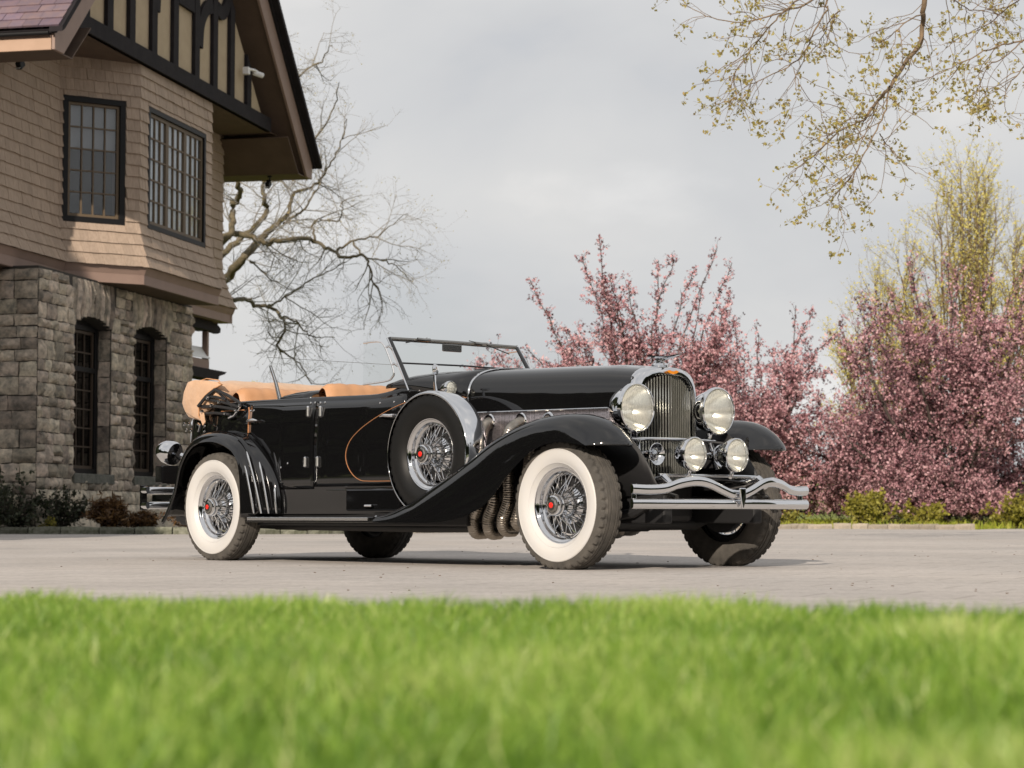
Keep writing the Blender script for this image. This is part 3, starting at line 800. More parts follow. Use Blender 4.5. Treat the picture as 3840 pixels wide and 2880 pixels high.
# triple casement on the bay front
o0 = Vector(H(3.80, VC, 5.88))
win, org, ax, nr, bx = lattice_window('casement_window', o0, (1, 0, 0), 3.20, 2.39, 3, 5, .10, .07, .03, 'frame_black', 'sash_brown', 'glass_window', .035, 3, outer=(0, -1, 0))
m = MB(); P_ = []
for k in range(181):
    s = .12 + 2.96 * k / 180; wv = .018 * math.sin(s * 34 + 1.2 * math.sin(s * 7)) + .012 * math.sin(s * 81)
    P_.append([org + ax * s + nr * (-.098 + wv * .7) + Vector((0, 0, zz2)) for zz2 in (.08, .8, 1.6, 2.31)])
m.grid(P_); m.obj('curtain', 'curtain', win)
m = MB(); bx(m, .0, 3.2, .0, 2.39, -.42, -.40); m.obj('dark_room', 'room_dark', win, smooth=False)
# tall lower windows, set back in the stone
for i, (a, b, c, d) in enumerate(OPEN):
    win, org, ax, nr, bx = lattice_window('lower_window', H(a + .01, -.30, c), (1, 0, 0), b - a - .02, d - c + .05, 4, 7, .10, .06, .026, 'frame_black', 'sash_dark', 'glass_pane_dark', .03, 1, outer=(0, -1, 0))
    m = MB(); bx(m, -.1, b - a + .1, 1.93, 2.02, -.08, .02); m.obj('transom', 'frame_black', win, smooth=False)
    m = MB(); bx(m, -.05, b - a + .05, -.05, d - c + .4, -.40, -.38); m.obj('dark_room', 'room_dark', win, smooth=False)
    m = MB(); n_ = 10; w = b - a; hh = d - c
    top = [org + ax * (w * k / n_) + nr * (-.02) + Vector((0, 0, hh + RISE * (1 - (-1 + 2 * k / n_) ** 2) + .02)) for k in range(n_ + 1)]
    bot = [org + ax * (w * k / n_) + nr * (-.02) + Vector((0, 0, hh)) for k in range(n_ + 1)]
    m.grid([bot, top]); m.obj('arch_panel', 'frame_black', win, smooth=False, solid=.03)

# gable ------------------------------------------------------------------------
VG, UC, SL = 0.62, 5.45, 0.95
ZB0, ZB1 = 9.00, 9.31                               # tie beam
gz = lambda u: 9.28 + (5.13 - abs(u - UC)) * SL      # soffit line on the gable wall
m = MB(); m.add([H(UC - 5.45, VG - .09, 9.0), H(UC + 5.45, VG - .09, 9.0), H(UC + 5.2, VG - .09, 9.25), H(UC, VG - .09, gz(UC)), H(UC - 5.2, VG - .09, 9.25)], [(0, 1, 2, 3, 4)])
m.obj('gable_stucco', 'stucco', HR, smooth=False)
hbox('tie_beam', (0.02, 10.93), (VG - .10, VG + .02), (ZB0, ZB1), 'timber_dark', bevel=.008)
posts = [(0.42, .72), (1.51, 1.80), (2.58, 2.88), (3.71, 4.02), (4.86, 5.17), (6.07, 6.38), (7.16, 7.47), (8.22, 8.54), (9.34, 9.63)]
for a, b in posts:
    w = .28; c = (a + b) / 2
    m = MB().prism([H(c - w / 2, VG - .005, ZB1 + .002), H(c + w / 2, VG - .005, ZB1 + .002), H(c + w / 2, VG - .005, gz(c + w / 2)), H(c - w / 2, VG - .005, gz(c - w / 2))], (0, .08, 0))
    m.obj('gable_post', 'timber_dark', HR, smooth=False, bevel=.006)
m = MB().box(H(5.62, VG - .045, 10.80), (.88, .07, .36)); m.obj('gable_rail', 'timber_dark', HR, smooth=False)
m = MB().box(H(5.45, VG - .048, 11.75), (5.6, .07, .34)); m.obj('gable_rail', 'timber_dark', HR, smooth=False)
def brace(pts, wd):
    pts = smooth_path([(p[0], 0, p[1]) for p in pts], 14); L_, R_ = [], []
    for i in range(14):
        t = pts[min(i + 1, 13)] - pts[max(i - 1, 0)]; t /= np.linalg.norm(t); nn = np.array([-t[2], 0, t[0]])
        L_.append(pts[i] + nn * wd / 2); R_.append(pts[i] - nn * wd / 2)
    m = MB()
    m.grid([[H(p[0], VG - .012, p[2]) for p in L_], [H(p[0], VG - .012, p[2]) for p in R_], [H(p[0], VG - .085, p[2]) for p in R_], [H(p[0], VG - .085, p[2]) for p in L_]], True)
    m.obj('gable_brace', 'timber_dark', HR, smooth=False)
brace([(6.42, 10.0), (6.5, 10.5), (6.78, 10.86), (7.16, 11.02)], .30)
brace([(7.47, 11.05), (7.75, 11.0), (8.02, 11.18), (8.22, 11.55)], .30)
brace([(4.52, 11.55), (4.35, 11.1), (4.1, 10.7), (4.02, 10.2)], .26)

# roof: two slopes, verge boards, eaves, soffits
VV0, VV1 = -10.0, 1.25
def slope_pts(side, u_off, z_off):
    return UC + side * u_off, z_off
EU, EZ = 7.25, 8.18                                  # half width and height of the eaves
zr = lambda du: 8.54 + (7.25 - du) * SL              # top of the roof boards
for sd_ in (-1, 1):
    P0, P1_ = (UC + sd_ * 7.33, 8.46), (UC, zr(0))
    m = MB()
    m.grid([[H(P0[0], v, P0[1]), H(P1_[0], v, P1_[1])] for v in (VV0, 1.12)])
    o = m.obj('roof', 'timber_dark', HR, smooth=False, solid=.07)
    # rake soffit between gable wall and verge board
    m = MB(); q0, q1 = (UC + sd_ * 6.92, 8.22), (UC, 8.22 + 6.92 * SL)
    m.grid([[H(q0[0], v, q0[1]), H(q1[0], v, q1[1])] for v in (VG - .4, 1.0)])
    m.obj('rake_soffit', 'soffit_brown', HR, smooth=False, solid=.03)
    m = MB()
    m.prism([H(UC + sd_ * 7.25, 1.0, 8.17), H(UC + sd_ * 6.87, 1.0, 8.17), H(UC, 1.0, 8.17 + 6.87 * SL), H(UC, 1.0, 8.50 + 7.25 * SL), H(UC + sd_ * 7.25, 1.0, 8.50)], (0, -.06, 0))
    m.obj('verge_board', 'trim_brown', HR, smooth=False, bevel=.008)
    m = MB(); m.prism([H(UC + sd_ * 7.40, 1.02, 8.44), H(UC + sd_ * 7.30, 1.02, 8.50), H(UC, 1.02, 8.56 + 7.30 * SL), H(UC, 1.02, 8.63 + 7.40 * SL), H(UC + sd_ * 7.40, 1.02, 8.53)], (0, -.24, 0))
    m.obj('verge_slates', 'timber_dark', HR, smooth=False)
    # boxed eaves
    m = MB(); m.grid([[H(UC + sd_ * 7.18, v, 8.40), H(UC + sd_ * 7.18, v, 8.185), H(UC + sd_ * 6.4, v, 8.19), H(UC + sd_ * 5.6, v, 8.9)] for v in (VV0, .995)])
    o = m.obj('eaves_box', 'soffit_brown', HR, smooth=False, solid=.025)
    hbox('eaves_fascia', tuple(sorted((UC + sd_ * 7.20, UC + sd_ * 7.245))), (VV0, .99), (8.17, 8.375), 'trim_tan' if sd_ < 0 else 'trim_brown', bevel=.006)
    hbox('eaves_moulding', tuple(sorted((UC + sd_ * 7.19, UC + sd_ * 7.262))), (VV0, .99), (8.377, 8.42), 'trim_brown')
    m = MB().tube([H(UC + sd_ * 7.31, VV0, 8.445), H(UC + sd_ * 7.31, .98, 8.445)], .045, 10); m.obj('gutter', 'frame_black', HR)
# soffit under the gable overhang, from tie beam back to the wall
m = MB(); m.add([H(-1.0, VG - .02, 9.01), H(UEND + .6, VG - .02, 9.01), H(UEND + .6, VA - .3, 9.01), H(-1.0, VA - .3, 9.01)], [(0, 1, 2, 3)])
m.obj('gable_soffit', 'soffit_brown', HR, smooth=False, solid=.02)
# slates on the near slope
SR = random.Random(9); sl_len = .235
an = math.atan(SL)
for r in range(9):
    zc = .10 + r * sl_len * math.sin(an); v = 1.18 - (.14 if r % 2 else 0)
    v0 = 1.20
    while v0 > -3.2:
        w = SR.uniform(.26, .50); v1 = v0 - w
        m = MB(); dl = r * sl_len
        pts = []
        for (dd, off) in ((0, .030), (sl_len + .05, .012)):
            du = 7.40 - (dl + dd) * math.cos(an); z_ = 8.53 + (dl + dd) * math.sin(an)
            for vv in (v0 - .004, v1 + .004):
                pts.append((du, z_, vv, off))
        jj = SR.uniform(0, .007)
        lo = [H(UC - p[0] - math.sin(an) * 0, p[2], p[1]) for p in pts]
        hi = [H(UC - p[0] - math.sin(an) * (p[3] + jj), p[2], p[1] + math.cos(an) * (p[3] + jj)) for p in pts]
        m.add(lo + hi, [(0, 1, 3, 2), (4, 6, 7, 5), (0, 4, 5, 1), (2, 3, 7, 6), (0, 2, 6, 4), (1, 5, 7, 3)])
        m.obj('roof_slate', 'slate', HR, smooth=False); v0 = v1
m = MB().box(H(UC - 6.55, .02, 9.42), (.05, 1.5, .14)); o = m.obj('snow_guard', 'trim_tan', HR, smooth=False)

# far porch beyond the stone wall
hbox('porch_beam', (7.70, 10.97), (-1.1, -.72), (4.50, 4.70), 'timber_dark')
hbox('porch_post', (10.90, 11.02), (-.96, -.84), (2.0, 4.5), 'trim_brown')
br = [(10.9, 4.70), (11.75, 4.72), (11.74, 4.62), (11.58, 4.55), (11.60, 4.45), (11.80, 4.38), (11.78, 4.28), (11.60, 4.24), (11.30, 4.25), (11.02, 4.24), (10.9, 4.24)]
MB().prism([H(a, -.84, b + .25) for a, b in br], (0, .10, 0)).obj('porch_bracket', 'timber_dark', HR, smooth=False)
MB().prism([H(9.7, -.80, 3.85), H(11.03, -.80, 3.87), H(11.03, -.98, 4.14), H(9.9, -.98, 4.12)], (0, .02, 0)).obj('porch_awning', 'white_plastic', HR, smooth=False)
hbox('porch_rail', (8.5, 10.99), (-1.0, -.82), (3.64, 3.84), 'trim_brown')
MB().prism([H(9.0, -.7, 3.62), H(11.85, -.7, 3.62), H(11.7, -.7, 3.56), H(11.35, -.7, 3.50), H(11.28, -.7, 3.40), H(9.0, -.7, 3.40)], (0, .4, 0)).obj('porch_ledge', 'timber_dark', HR, smooth=False)

# fittings on the house
def floodlight(u, v, z, label):
    t = empty('floodlight', (0, 0, 0)); w = h_world(u, v); t.location = (w[0], w[1], z); t.rotation_euler = (0, 0, R(90 - 12.06))
    MB().tube([(0, 0, 0), (0, 0, -.10), (.02, .02, -.13)], .018, 8).obj('stem', 'frame_black', t)
    MB().lathe([(.0, 0), (.05, .0), (.05, -.03), (.0, -.03)], (0, 0, 0), (0, 0, 1), 16).obj('mount', 'frame_black', t)
    m = MB().box((0, 0, 0), (.20, .10, .14), 0, Matrix.Rotation(R(-35), 3, 'Y')); o = m.obj('lamp_head', 'frame_black', t, smooth=False, bevel=.015); o.location = (-.03, .02, -.19)
    m = MB().box((-.045, .0, -.055), (.15, .08, .006), 0, Matrix.Rotation(R(-35), 3, 'Y')); o = m.obj('lamp_glass', 'white_plastic', t, smooth=False); o.location = (-.03, .02, -.19)
    tag(t, label, 'floodlight', 'floodlights under the eaves')
floodlight(12.0, .25, 8.17, 'small black floodlight hanging under the right eaves of the gable')
floodlight(-.15, -.30, 8.50, 'small floodlight under the left eaves beside the orange fascia')
t = empty('security_camera', (*h_world(9.05, VG + .0), 10.02), R(90 - 12.06))
MB().box((0, -.07, 0), (.12, .14, .16)).obj('bracket', 'white_plastic', t, smooth=False, bevel=.015)
MB().tube([(0, -.1, .04), (.15, -.2, .04), (.28, -.22, .03)], .03, 10).obj('arm', 'white_plastic', t)
MB().lathe([(0, -.12), (.05, -.12), (.06, -.1), (.06, .1), (.05, .12), (0, .12)], (.30, -.24, -.02), (.6, -.8, -.25), 16).obj('camera_body', 'white_plastic', t)
MB().lathe([(0, .121), (.04, .121), (.04, .125), (0, .125)], (.30, -.24, -.02), (.6, -.8, -.25), 16).obj('camera_lens', 'frame_black', t)
tag(t, 'white security camera mounted on the cream gable wall', 'camera')
# ------------------------------------------------------------------ trees and plants
def unit(v): return v / (np.linalg.norm(v) + 1e-9)
def grow(rng, p, d, L, nseg, wander, bias):
    pts = [np.array(p, float)]; d = unit(np.array(d, float)); st = L / nseg
    for i in range(nseg):
        d = unit(d + rng.normal(0, wander, 3) + bias); pts.append(pts[-1] + d * st)
    return np.array(pts)
def side_dir(rng, t, ang):
    r = rng.normal(0, 1, 3); r = unit(r - t * r.dot(t)); return unit(t * math.cos(ang) + r * math.sin(ang))
def at_frac(pts, f):
    x = f * (len(pts) - 1); i = min(int(x), len(pts) - 2); return pts[i] + (pts[i + 1] - pts[i]) * (x - i), unit(pts[i + 1] - pts[i])
def ramify(rng, roots, levels):
    """roots: list of (pts, r0, r1); levels: dict(n, len, ang, seg, wander, bias, rad, f0). Returns list of levels of (pts, r0, r1)"""
    out = [roots]; cur = roots
    for lv in levels:
        nxt = []
        for (pts, r0, r1) in cur:
            Lp = np.linalg.norm(np.diff(pts, axis=0), axis=1).sum()
            cnt = lv['n'] if not lv.get('per_m') else max(1, int(round(lv['n'] * Lp)))
            for k in range(cnt):
                f = lv['f0'] + (1 - lv['f0']) * rng.uniform(0, 1) if k else 0.97
                p, t = at_frac(pts, f); L = lv['len'] * rng.uniform(.55, 1.25) * (1.15 - .4 * f)
                d = side_dir(rng, t, math.radians(rng.uniform(*lv['ang'])))
                rr = min((r0 + (r1 - r0) * f) * .75, lv['rad'])
                nxt.append((grow(rng, p, d, L, lv['seg'], lv['wander'], np.array(lv['bias'])), rr, rr * lv.get('taper', .35)))
        out.append(nxt); cur = nxt
    return out
def tubes(polys, seg):
    """one vertex/face array for many tapering branches with the same number of sides"""
    VV_, FF_ = [], []; b = 0
    ang = np.arange(seg) * 2 * np.pi / seg; ca, sa = np.cos(ang), np.sin(ang)
    for pts, r0, r1 in polys:
        n = len(pts); t = np.gradient(pts, axis=0); t /= np.linalg.norm(t, axis=1)[:, None] + 1e-9
        ref = np.array([0.0, 0, 1]) if abs(t[0, 2]) < .85 else np.array([1.0, 0, 0])
        u = np.cross(t, ref); u /= np.linalg.norm(u, axis=1)[:, None] + 1e-9; w = np.cross(t, u)
        r = np.linspace(r0, r1, n)[:, None, None]
        v = pts[:, None, :] + r * (u[:, None, :] * ca[None, :, None] + w[:, None, :] * sa[None, :, None])
        VV_.append(v.reshape(-1, 3))
        i = np.arange(n - 1)[:, None] * seg; j = np.arange(seg)[None, :]; j2 = (j + 1) % seg
        FF_.append(np.stack([b + i + j, b + i + j2, b + i + seg + j2, b + i + seg + j], -1).reshape(-1, 4)); b += n * seg
    return np.concatenate(VV_), np.concatenate(FF_)
def leaf_quads(rng, P, size, asp=0.7, up=None):
    """randomly turned quads at the points P, size (min,max)"""
    n = len(P); s = rng.uniform(size[0], size[1], n)[:, None]
    a = rng.normal(0, 1, (n, 3)); a /= np.linalg.norm(a, axis=1)[:, None]
    b = rng.normal(0, 1, (n, 3)); b -= a * (a * b).sum(1)[:, None]; b /= np.linalg.norm(b, axis=1)[:, None]
    V_ = np.stack([P - a * s / 2, P - b * s * asp / 2 + a * s * .08, P + a * s / 2, P + b * s * asp / 2 + a * s * .08], 1).reshape(-1, 3)
    return V_, np.arange(n * 4).reshape(n, 4)
def along(rng, branches, per_m, jitter, f0=0.0):
    out = []
    for pts, r0, r1 in branches:
        L = np.linalg.norm(np.diff(pts, axis=0), axis=1).sum(); n = max(1, int(L * per_m * rng.uniform(.7, 1.3)))
        f = rng.uniform(f0, 1, n) * (len(pts) - 1); i = np.minimum(f.astype(int), len(pts) - 2)
        out.append(pts[i] + (pts[i + 1] - pts[i]) * (f - i)[:, None] + rng.normal(0, jitter, (n, 3)))
    return np.concatenate(out)
def join_arrays(parts):
    V_, F_ = [], []; b = 0
    for v, f in parts: V_.append(v); F_.append(f + b); b += len(v)
    return np.concatenate(V_), np.concatenate(F_)
def to_local(root, V_): return V_ - np.array(root.location, float)[None, :]

BARE = [
    ((0.3, 0.1), [(-10.05, 62.31, 5.60), (-9.20, 63.05, 6.49), (-8.49, 63.35, 7.24), (-7.78, 62.18, 7.75), (-7.40, 62.99, 8.38), (-6.95, 63.39, 8.89), (-6.56, 62.91, 9.13)]),
    ((0.1, 0.02), [(-6.52, 62.52, 9.07), (-6.48, 62.85, 9.38), (-6.44, 63.12, 9.77), (-6.21, 63.14, 9.88), (-5.81, 63.63, 10.15), (-5.50, 62.97, 10.35), (-5.21, 62.82, 10.82), (-4.95, 62.39, 11.24), (-4.92, 62.93, 11.95)]),
    ((0.16, 0.03), [(-8.70, 62.04, 8.41), (-8.29, 61.77, 8.34), (-7.80, 61.07, 8.32), (-7.11, 60.84, 8.10), (-6.85, 60.84, 8.03), (-6.32, 60.60, 8.09), (-6.03, 61.76, 8.28), (-5.75, 62.67, 8.32), (-5.16, 60.23, 7.81), (-4.59, 58.53, 7.33), (-4.09, 58.37, 7.38), (-3.89, 57.99, 7.15), (-3.76, 58.18, 6.71), (-3.56, 58.38, 6.18)]),
    ((0.13, 0.03), [(-9.67, 63.91, 6.81), (-8.80, 62.91, 6.61), (-8.12, 62.57, 6.60), (-7.94, 64.40, 6.76), (-7.66, 64.99, 6.62), (-7.34, 65.58, 6.66), (-6.97, 65.12, 6.30), (-6.71, 63.64, 5.90), (-6.94, 63.79, 5.34), (-6.75, 63.89, 5.10), (-6.22, 62.78, 4.77), (-5.79, 62.17, 4.14)]),
    ((0.05, 0.02), [(-6.93, 61.94, 6.31), (-6.65, 61.08, 6.39), (-6.13, 61.00, 6.69), (-5.67, 61.08, 7.02), (-5.20, 61.11, 7.26), (-4.65, 60.66, 7.50)]),
    ((0.17, 0.05), [(-8.98, 62.53, 7.42), (-8.50, 63.34, 8.08), (-7.93, 63.63, 8.61), (-7.32, 62.89, 8.97), (-7.28, 63.55, 9.41), (-7.31, 63.10, 9.69), (-7.42, 63.89, 10.27), (-7.03, 62.92, 10.80), (-6.59, 63.75, 11.75), (-6.29, 63.73, 12.40)]),
    ((0.18, 0.05), [(-8.75, 60.88, 7.45), (-8.13, 60.59, 8.07), (-7.89, 60.64, 8.44), (-7.92, 60.89, 9.07), (-7.63, 60.00, 9.26), (-7.54, 59.01, 9.51), (-7.29, 59.19, 10.29), (-7.00, 58.77, 11.11), (-6.60, 58.98, 12.22), (-6.33, 59.66, 13.08)]),
    ((0.06, 0.012), [(-4.93, 60.52, 7.74), (-4.48, 60.75, 8.09), (-3.97, 61.85, 8.33), (-3.58, 61.58, 8.53), (-2.96, 60.85, 8.91)]),
    ((0.06, 0.012), [(-5.75, 62.68, 8.34), (-5.81, 62.91, 8.82), (-5.77, 63.71, 9.07), (-5.17, 63.40, 8.99), (-4.92, 62.07, 9.08), (-4.91, 61.97, 9.41), (-4.36, 61.57, 9.50)]),
    ((0.05, 0.012), [(-7.70, 62.70, 7.78), (-7.30, 62.87, 7.46), (-6.76, 61.40, 6.96), (-6.10, 60.33, 6.62)]),
    ((0.07, 0.02), [(-6.70, 62.80, 8.88), (-6.39, 63.41, 9.16), (-6.11, 62.83, 9.27), (-5.81, 62.83, 9.72), (-5.62, 63.23, 10.20), (-5.70, 63.65, 10.92)]),
    ((0.08, 0.02), [(-7.29, 62.79, 10.10), (-6.81, 63.02, 10.21), (-6.35, 62.93, 10.73), (-5.58, 62.70, 11.56), (-5.29, 63.65, 12.47), (-5.01, 61.63, 12.75)]),
    ((0.07, 0.02), [(-7.37, 61.88, 11.68), (-6.70, 61.90, 12.28), (-5.99, 60.62, 12.77), (-5.43, 60.92, 13.28), (-5.09, 60.34, 13.59)]),
    ((0.05, 0.015), [(-4.63, 62.78, 8.35), (-4.36, 62.66, 7.89), (-3.79, 63.27, 7.81), (-3.39, 64.36, 7.70), (-3.02, 64.71, 7.31)]),
    ((0.05, 0.015), [(-6.55, 61.21, 5.95), (-6.01, 59.85, 5.71), (-5.88, 61.43, 5.60), (-5.57, 61.33, 5.37), (-5.01, 60.71, 5.35)]),
]
OVER = [
    ((0.075, 0.03), [(4.98, 25.05, 7.24), (4.83, 24.98, 6.35), (4.87, 25.28, 6.15), (4.83, 25.29, 5.88), (4.66, 25.30, 5.68), (4.43, 25.05, 5.34), (4.31, 25.21, 5.20), (4.09, 24.85, 4.91)]),
    ((0.026, 0.007), [(4.15, 25.23, 4.98), (4.13, 25.77, 5.03), (3.86, 25.23, 4.84), (3.57, 24.37, 4.54), (3.46, 24.59, 4.44), (3.42, 25.48, 4.46), (3.19, 25.13, 4.26)]),
    ((0.024, 0.006), [(4.34, 24.56, 5.24), (4.36, 24.77, 5.24), (4.26, 24.47, 4.92), (4.11, 24.30, 4.63), (3.93, 24.18, 4.31), (3.84, 24.36, 4.14), (3.70, 24.22, 3.98), (3.71, 24.32, 3.80), (3.78, 24.26, 3.59)]),
    ((0.016, 0.006), [(4.23, 24.70, 5.08), (4.10, 24.59, 4.80), (3.89, 24.26, 4.38), (3.83, 24.26, 4.23), (3.51, 23.87, 3.97)]),
    ((0.03, 0.008), [(3.89, 24.62, 7.08), (3.71, 25.13, 6.38), (3.71, 25.11, 6.28), (3.54, 25.09, 5.98), (3.49, 25.27, 5.84), (3.30, 25.12, 5.62), (2.92, 25.04, 5.42), (2.74, 25.19, 5.36)]),
    ((0.012, 0.005), [(3.30, 25.10, 5.57), (3.32, 24.69, 5.31), (3.52, 24.98, 5.12), (3.61, 24.78, 4.98)]),
    ((0.024, 0.007), [(3.48, 24.63, 6.39), (3.14, 24.32, 6.09), (2.94, 24.18, 5.88), (2.77, 24.75, 5.70), (2.56, 24.34, 5.39), (2.53, 24.39, 5.24), (2.51, 23.64, 4.90)]),
    ((0.03, 0.007), [(4.15, 25.00, 6.87), (3.58, 25.31, 6.43), (3.26, 25.23, 6.29), (2.92, 25.01, 6.13), (2.65, 25.09, 6.11), (2.34, 25.34, 6.23), (2.05, 25.57, 6.45)]),
    ((0.028, 0.006), [(6.77, 25.69, 6.27), (6.18, 25.76, 6.05), (5.79, 25.56, 5.92), (5.41, 25.51, 5.74), (5.09, 25.49, 5.59), (4.84, 25.52, 5.49)]),
    ((0.018, 0.006), [(5.99, 24.99, 5.88), (5.78, 25.05, 5.69), (5.44, 24.47, 5.44), (5.40, 24.76, 5.28), (5.26, 24.55, 5.12)]),
    ((0.018, 0.006), [(3.78, 24.59, 6.13), (3.69, 24.81, 6.06), (3.69, 25.27, 6.00), (3.57, 25.45, 5.85), (3.39, 25.50, 5.74)]),
    ((0.02, 0.006), [(6.10, 24.67, 6.48), (5.93, 25.68, 6.39), (5.74, 25.99, 6.25), (5.38, 25.59, 6.05), (5.14, 25.32, 5.85)]),
    ((0.02, 0.006), [(4.84, 25.03, 6.20), (4.50, 24.49, 5.97), (4.33, 24.55, 5.80), (4.12, 24.38, 5.72)]),
    ((0.02, 0.006), [(6.28, 25.43, 5.83), (6.11, 25.77, 5.65), (5.72, 24.82, 5.21), (5.74, 24.83, 4.97)]),
    ((0.016, 0.006), [(4.20, 24.43, 4.67), (4.34, 24.82, 4.62), (4.51, 24.88, 4.45), (4.73, 25.07, 4.31)]),
    ((0.02, 0.006), [(4.89, 24.63, 6.47), (5.32, 25.27, 6.36), (5.74, 25.97, 6.46), (5.91, 25.60, 6.46)]),
]


# bare tree behind the house ---------------------------------------------------
rng = np.random.default_rng(42)
t = empty('bare_tree', (-11.5, 62.5, 0)); tag(t, 'tall bare tree with mossy limbs behind the house corner', 'tree')
limbs = []
for (r, pts) in BARE:
    q = np.array(smooth_path(pts, len(pts) * 4)); q += rng.normal(0, .025, q.shape); limbs.append((q, r[0] * .62, r[1] * .62))
trunk = [(np.array(smooth_path([(-11.5, 62.5, -.1), (-11.4, 62.5, 2), (-11.2, 62.6, 4.2), (-10.6, 62.5, 6.2), (-9.8, 62.0, 8.0), (-9.4, 61.6, 10)], 20)), .42, .22)]
for a, bq in (((-11.2, 62.6, 4.2), (-10.05, 62.31, 5.60)), ((-10.8, 62.5, 5.6), (-9.67, 63.91, 6.81)), ((-10.2, 62.2, 7.0), (-8.98, 62.53, 7.42)), ((-10.2, 62.2, 7.0), (-8.75, 60.88, 7.45)), ((-9.8, 62, 8.0), (-8.70, 62.04, 8.41))):
    trunk.append((np.array(smooth_path([a, tuple((np.array(a) + np.array(bq)) / 2 + np.array([0, 0, .12])), bq], 8)), .20, .14))
for (x, z1) in ((-12.5, 14), (-13.5, 12.5), (-9.0, 14.5)):
    trunk.append((np.array(smooth_path([(-10.6, 62.5, 6.2), ((x - 10.6) / 2, 62.8, 9.5), (x, 63, z1)], 12)), .18, .05))
lv = ramify(rng, limbs, [
    dict(n=2.0, per_m=True, len=1.45, ang=(25, 65), seg=6, wander=.13, bias=(.01, 0, .02), rad=.020, f0=.15, taper=.45),
    dict(n=3.6, per_m=True, len=.80, ang=(25, 70), seg=5, wander=.14, bias=(0, 0, -.01), rad=.0085, f0=.1, taper=.55),
    dict(n=4, len=.42, ang=(20, 65), seg=3, wander=.16, bias=(0, 0, .0), rad=.0045, f0=.1, taper=.7)])
v1 = tubes(trunk + limbs, 8)
np_mesh('trunk', to_local(t, v1[0]), v1[1], 'bark_bare', t, smooth=True)
v2 = join_arrays([tubes(lv[1], 4), tubes(lv[2] + lv[3], 3)])
np_mesh('crown', to_local(t, v2[0]), v2[1], 'twig_grey', t)
P_ = along(rng, lv[3], 2.2, .03, .5); lf = leaf_quads(rng, P_, (.025, .055))
np_mesh('buds', to_local(t, lf[0]), lf[1], 'bud_green', t, rng.uniform(0, 1, len(lf[1])))

# budding tree whose branches hang in from the upper right ----------------------
rng = np.random.default_rng(7)
t = empty('budding_tree', (10.2, 26.5, 0)); tag(t, 'spring tree with small olive buds hanging in at upper right', 'tree')
limbs = []
for (r, pts) in OVER:
    q = np.array(smooth_path(pts, len(pts) * 4)); q += rng.normal(0, .006, q.shape); limbs.append((q, r[0] * .46, r[1] * .55))
trunk = [(np.array(smooth_path([(10.2, 26.5, -.1), (10.1, 26.4, 2), (9.9, 26.4, 4.5), (9.5, 26.2, 7), (9.2, 26, 10)], 16)), .34, .2)]
for q in ((4.98, 25.05, 7.24), (3.89, 24.62, 7.08), (4.15, 25.0, 6.87), (6.77, 25.69, 6.27), (6.10, 24.67, 6.48), (6.28, 25.43, 5.83), (3.48, 24.63, 6.39)):
    a = np.array((9.7, 26.3, 5.6)); b_ = np.array(q)
    trunk.append((np.array(smooth_path([a, a * .5 + b_ * .5 + np.array([0, 0, 1.9 if q[2] > 6.3 else .9]), b_ + np.array([.15, 0, .35]), b_], 14)), .13, .04))
lv = ramify(rng, limbs, [
    dict(n=6.5, per_m=True, len=.66, ang=(25, 75), seg=6, wander=.22, bias=(-.02, 0, -.05), rad=.0055, f0=.10, taper=.5),
    dict(n=5.0, per_m=True, len=.30, ang=(25, 70), seg=4, wander=.26, bias=(0, 0, .06), rad=.0028, f0=.1, taper=.6)])
v1 = tubes(trunk + limbs, 7); np_mesh('trunk', to_local(t, v1[0]), v1[1], 'bark_spring', t, smooth=True)
v2 = join_arrays([tubes(lv[1], 4), tubes(lv[2], 3)]); 
tips = []
for pts, r0, r1 in lv[2]:
    for q in range(rng.integers(1, 3)):
        c = at_frac(pts, rng.uniform(.55, 1.0))[0]; tips.append(c + rng.normal(0, .024, (rng.integers(3, 7), 3)))
for pts, r0, r1 in lv[1]:
    tips.append(pts[-1] + rng.normal(0, .02, (4, 3)))
P_ = np.concatenate(tips); lf = leaf_quads(rng, P_, (.032, .068), .6)
np_mesh('crown', to_local(t, v2[0]), v2[1], 'bark_spring', t)
np_mesh('buds', to_local(t, lf[0]), lf[1], 'bud_green', t, rng.uniform(0, 1, len(lf[1])))

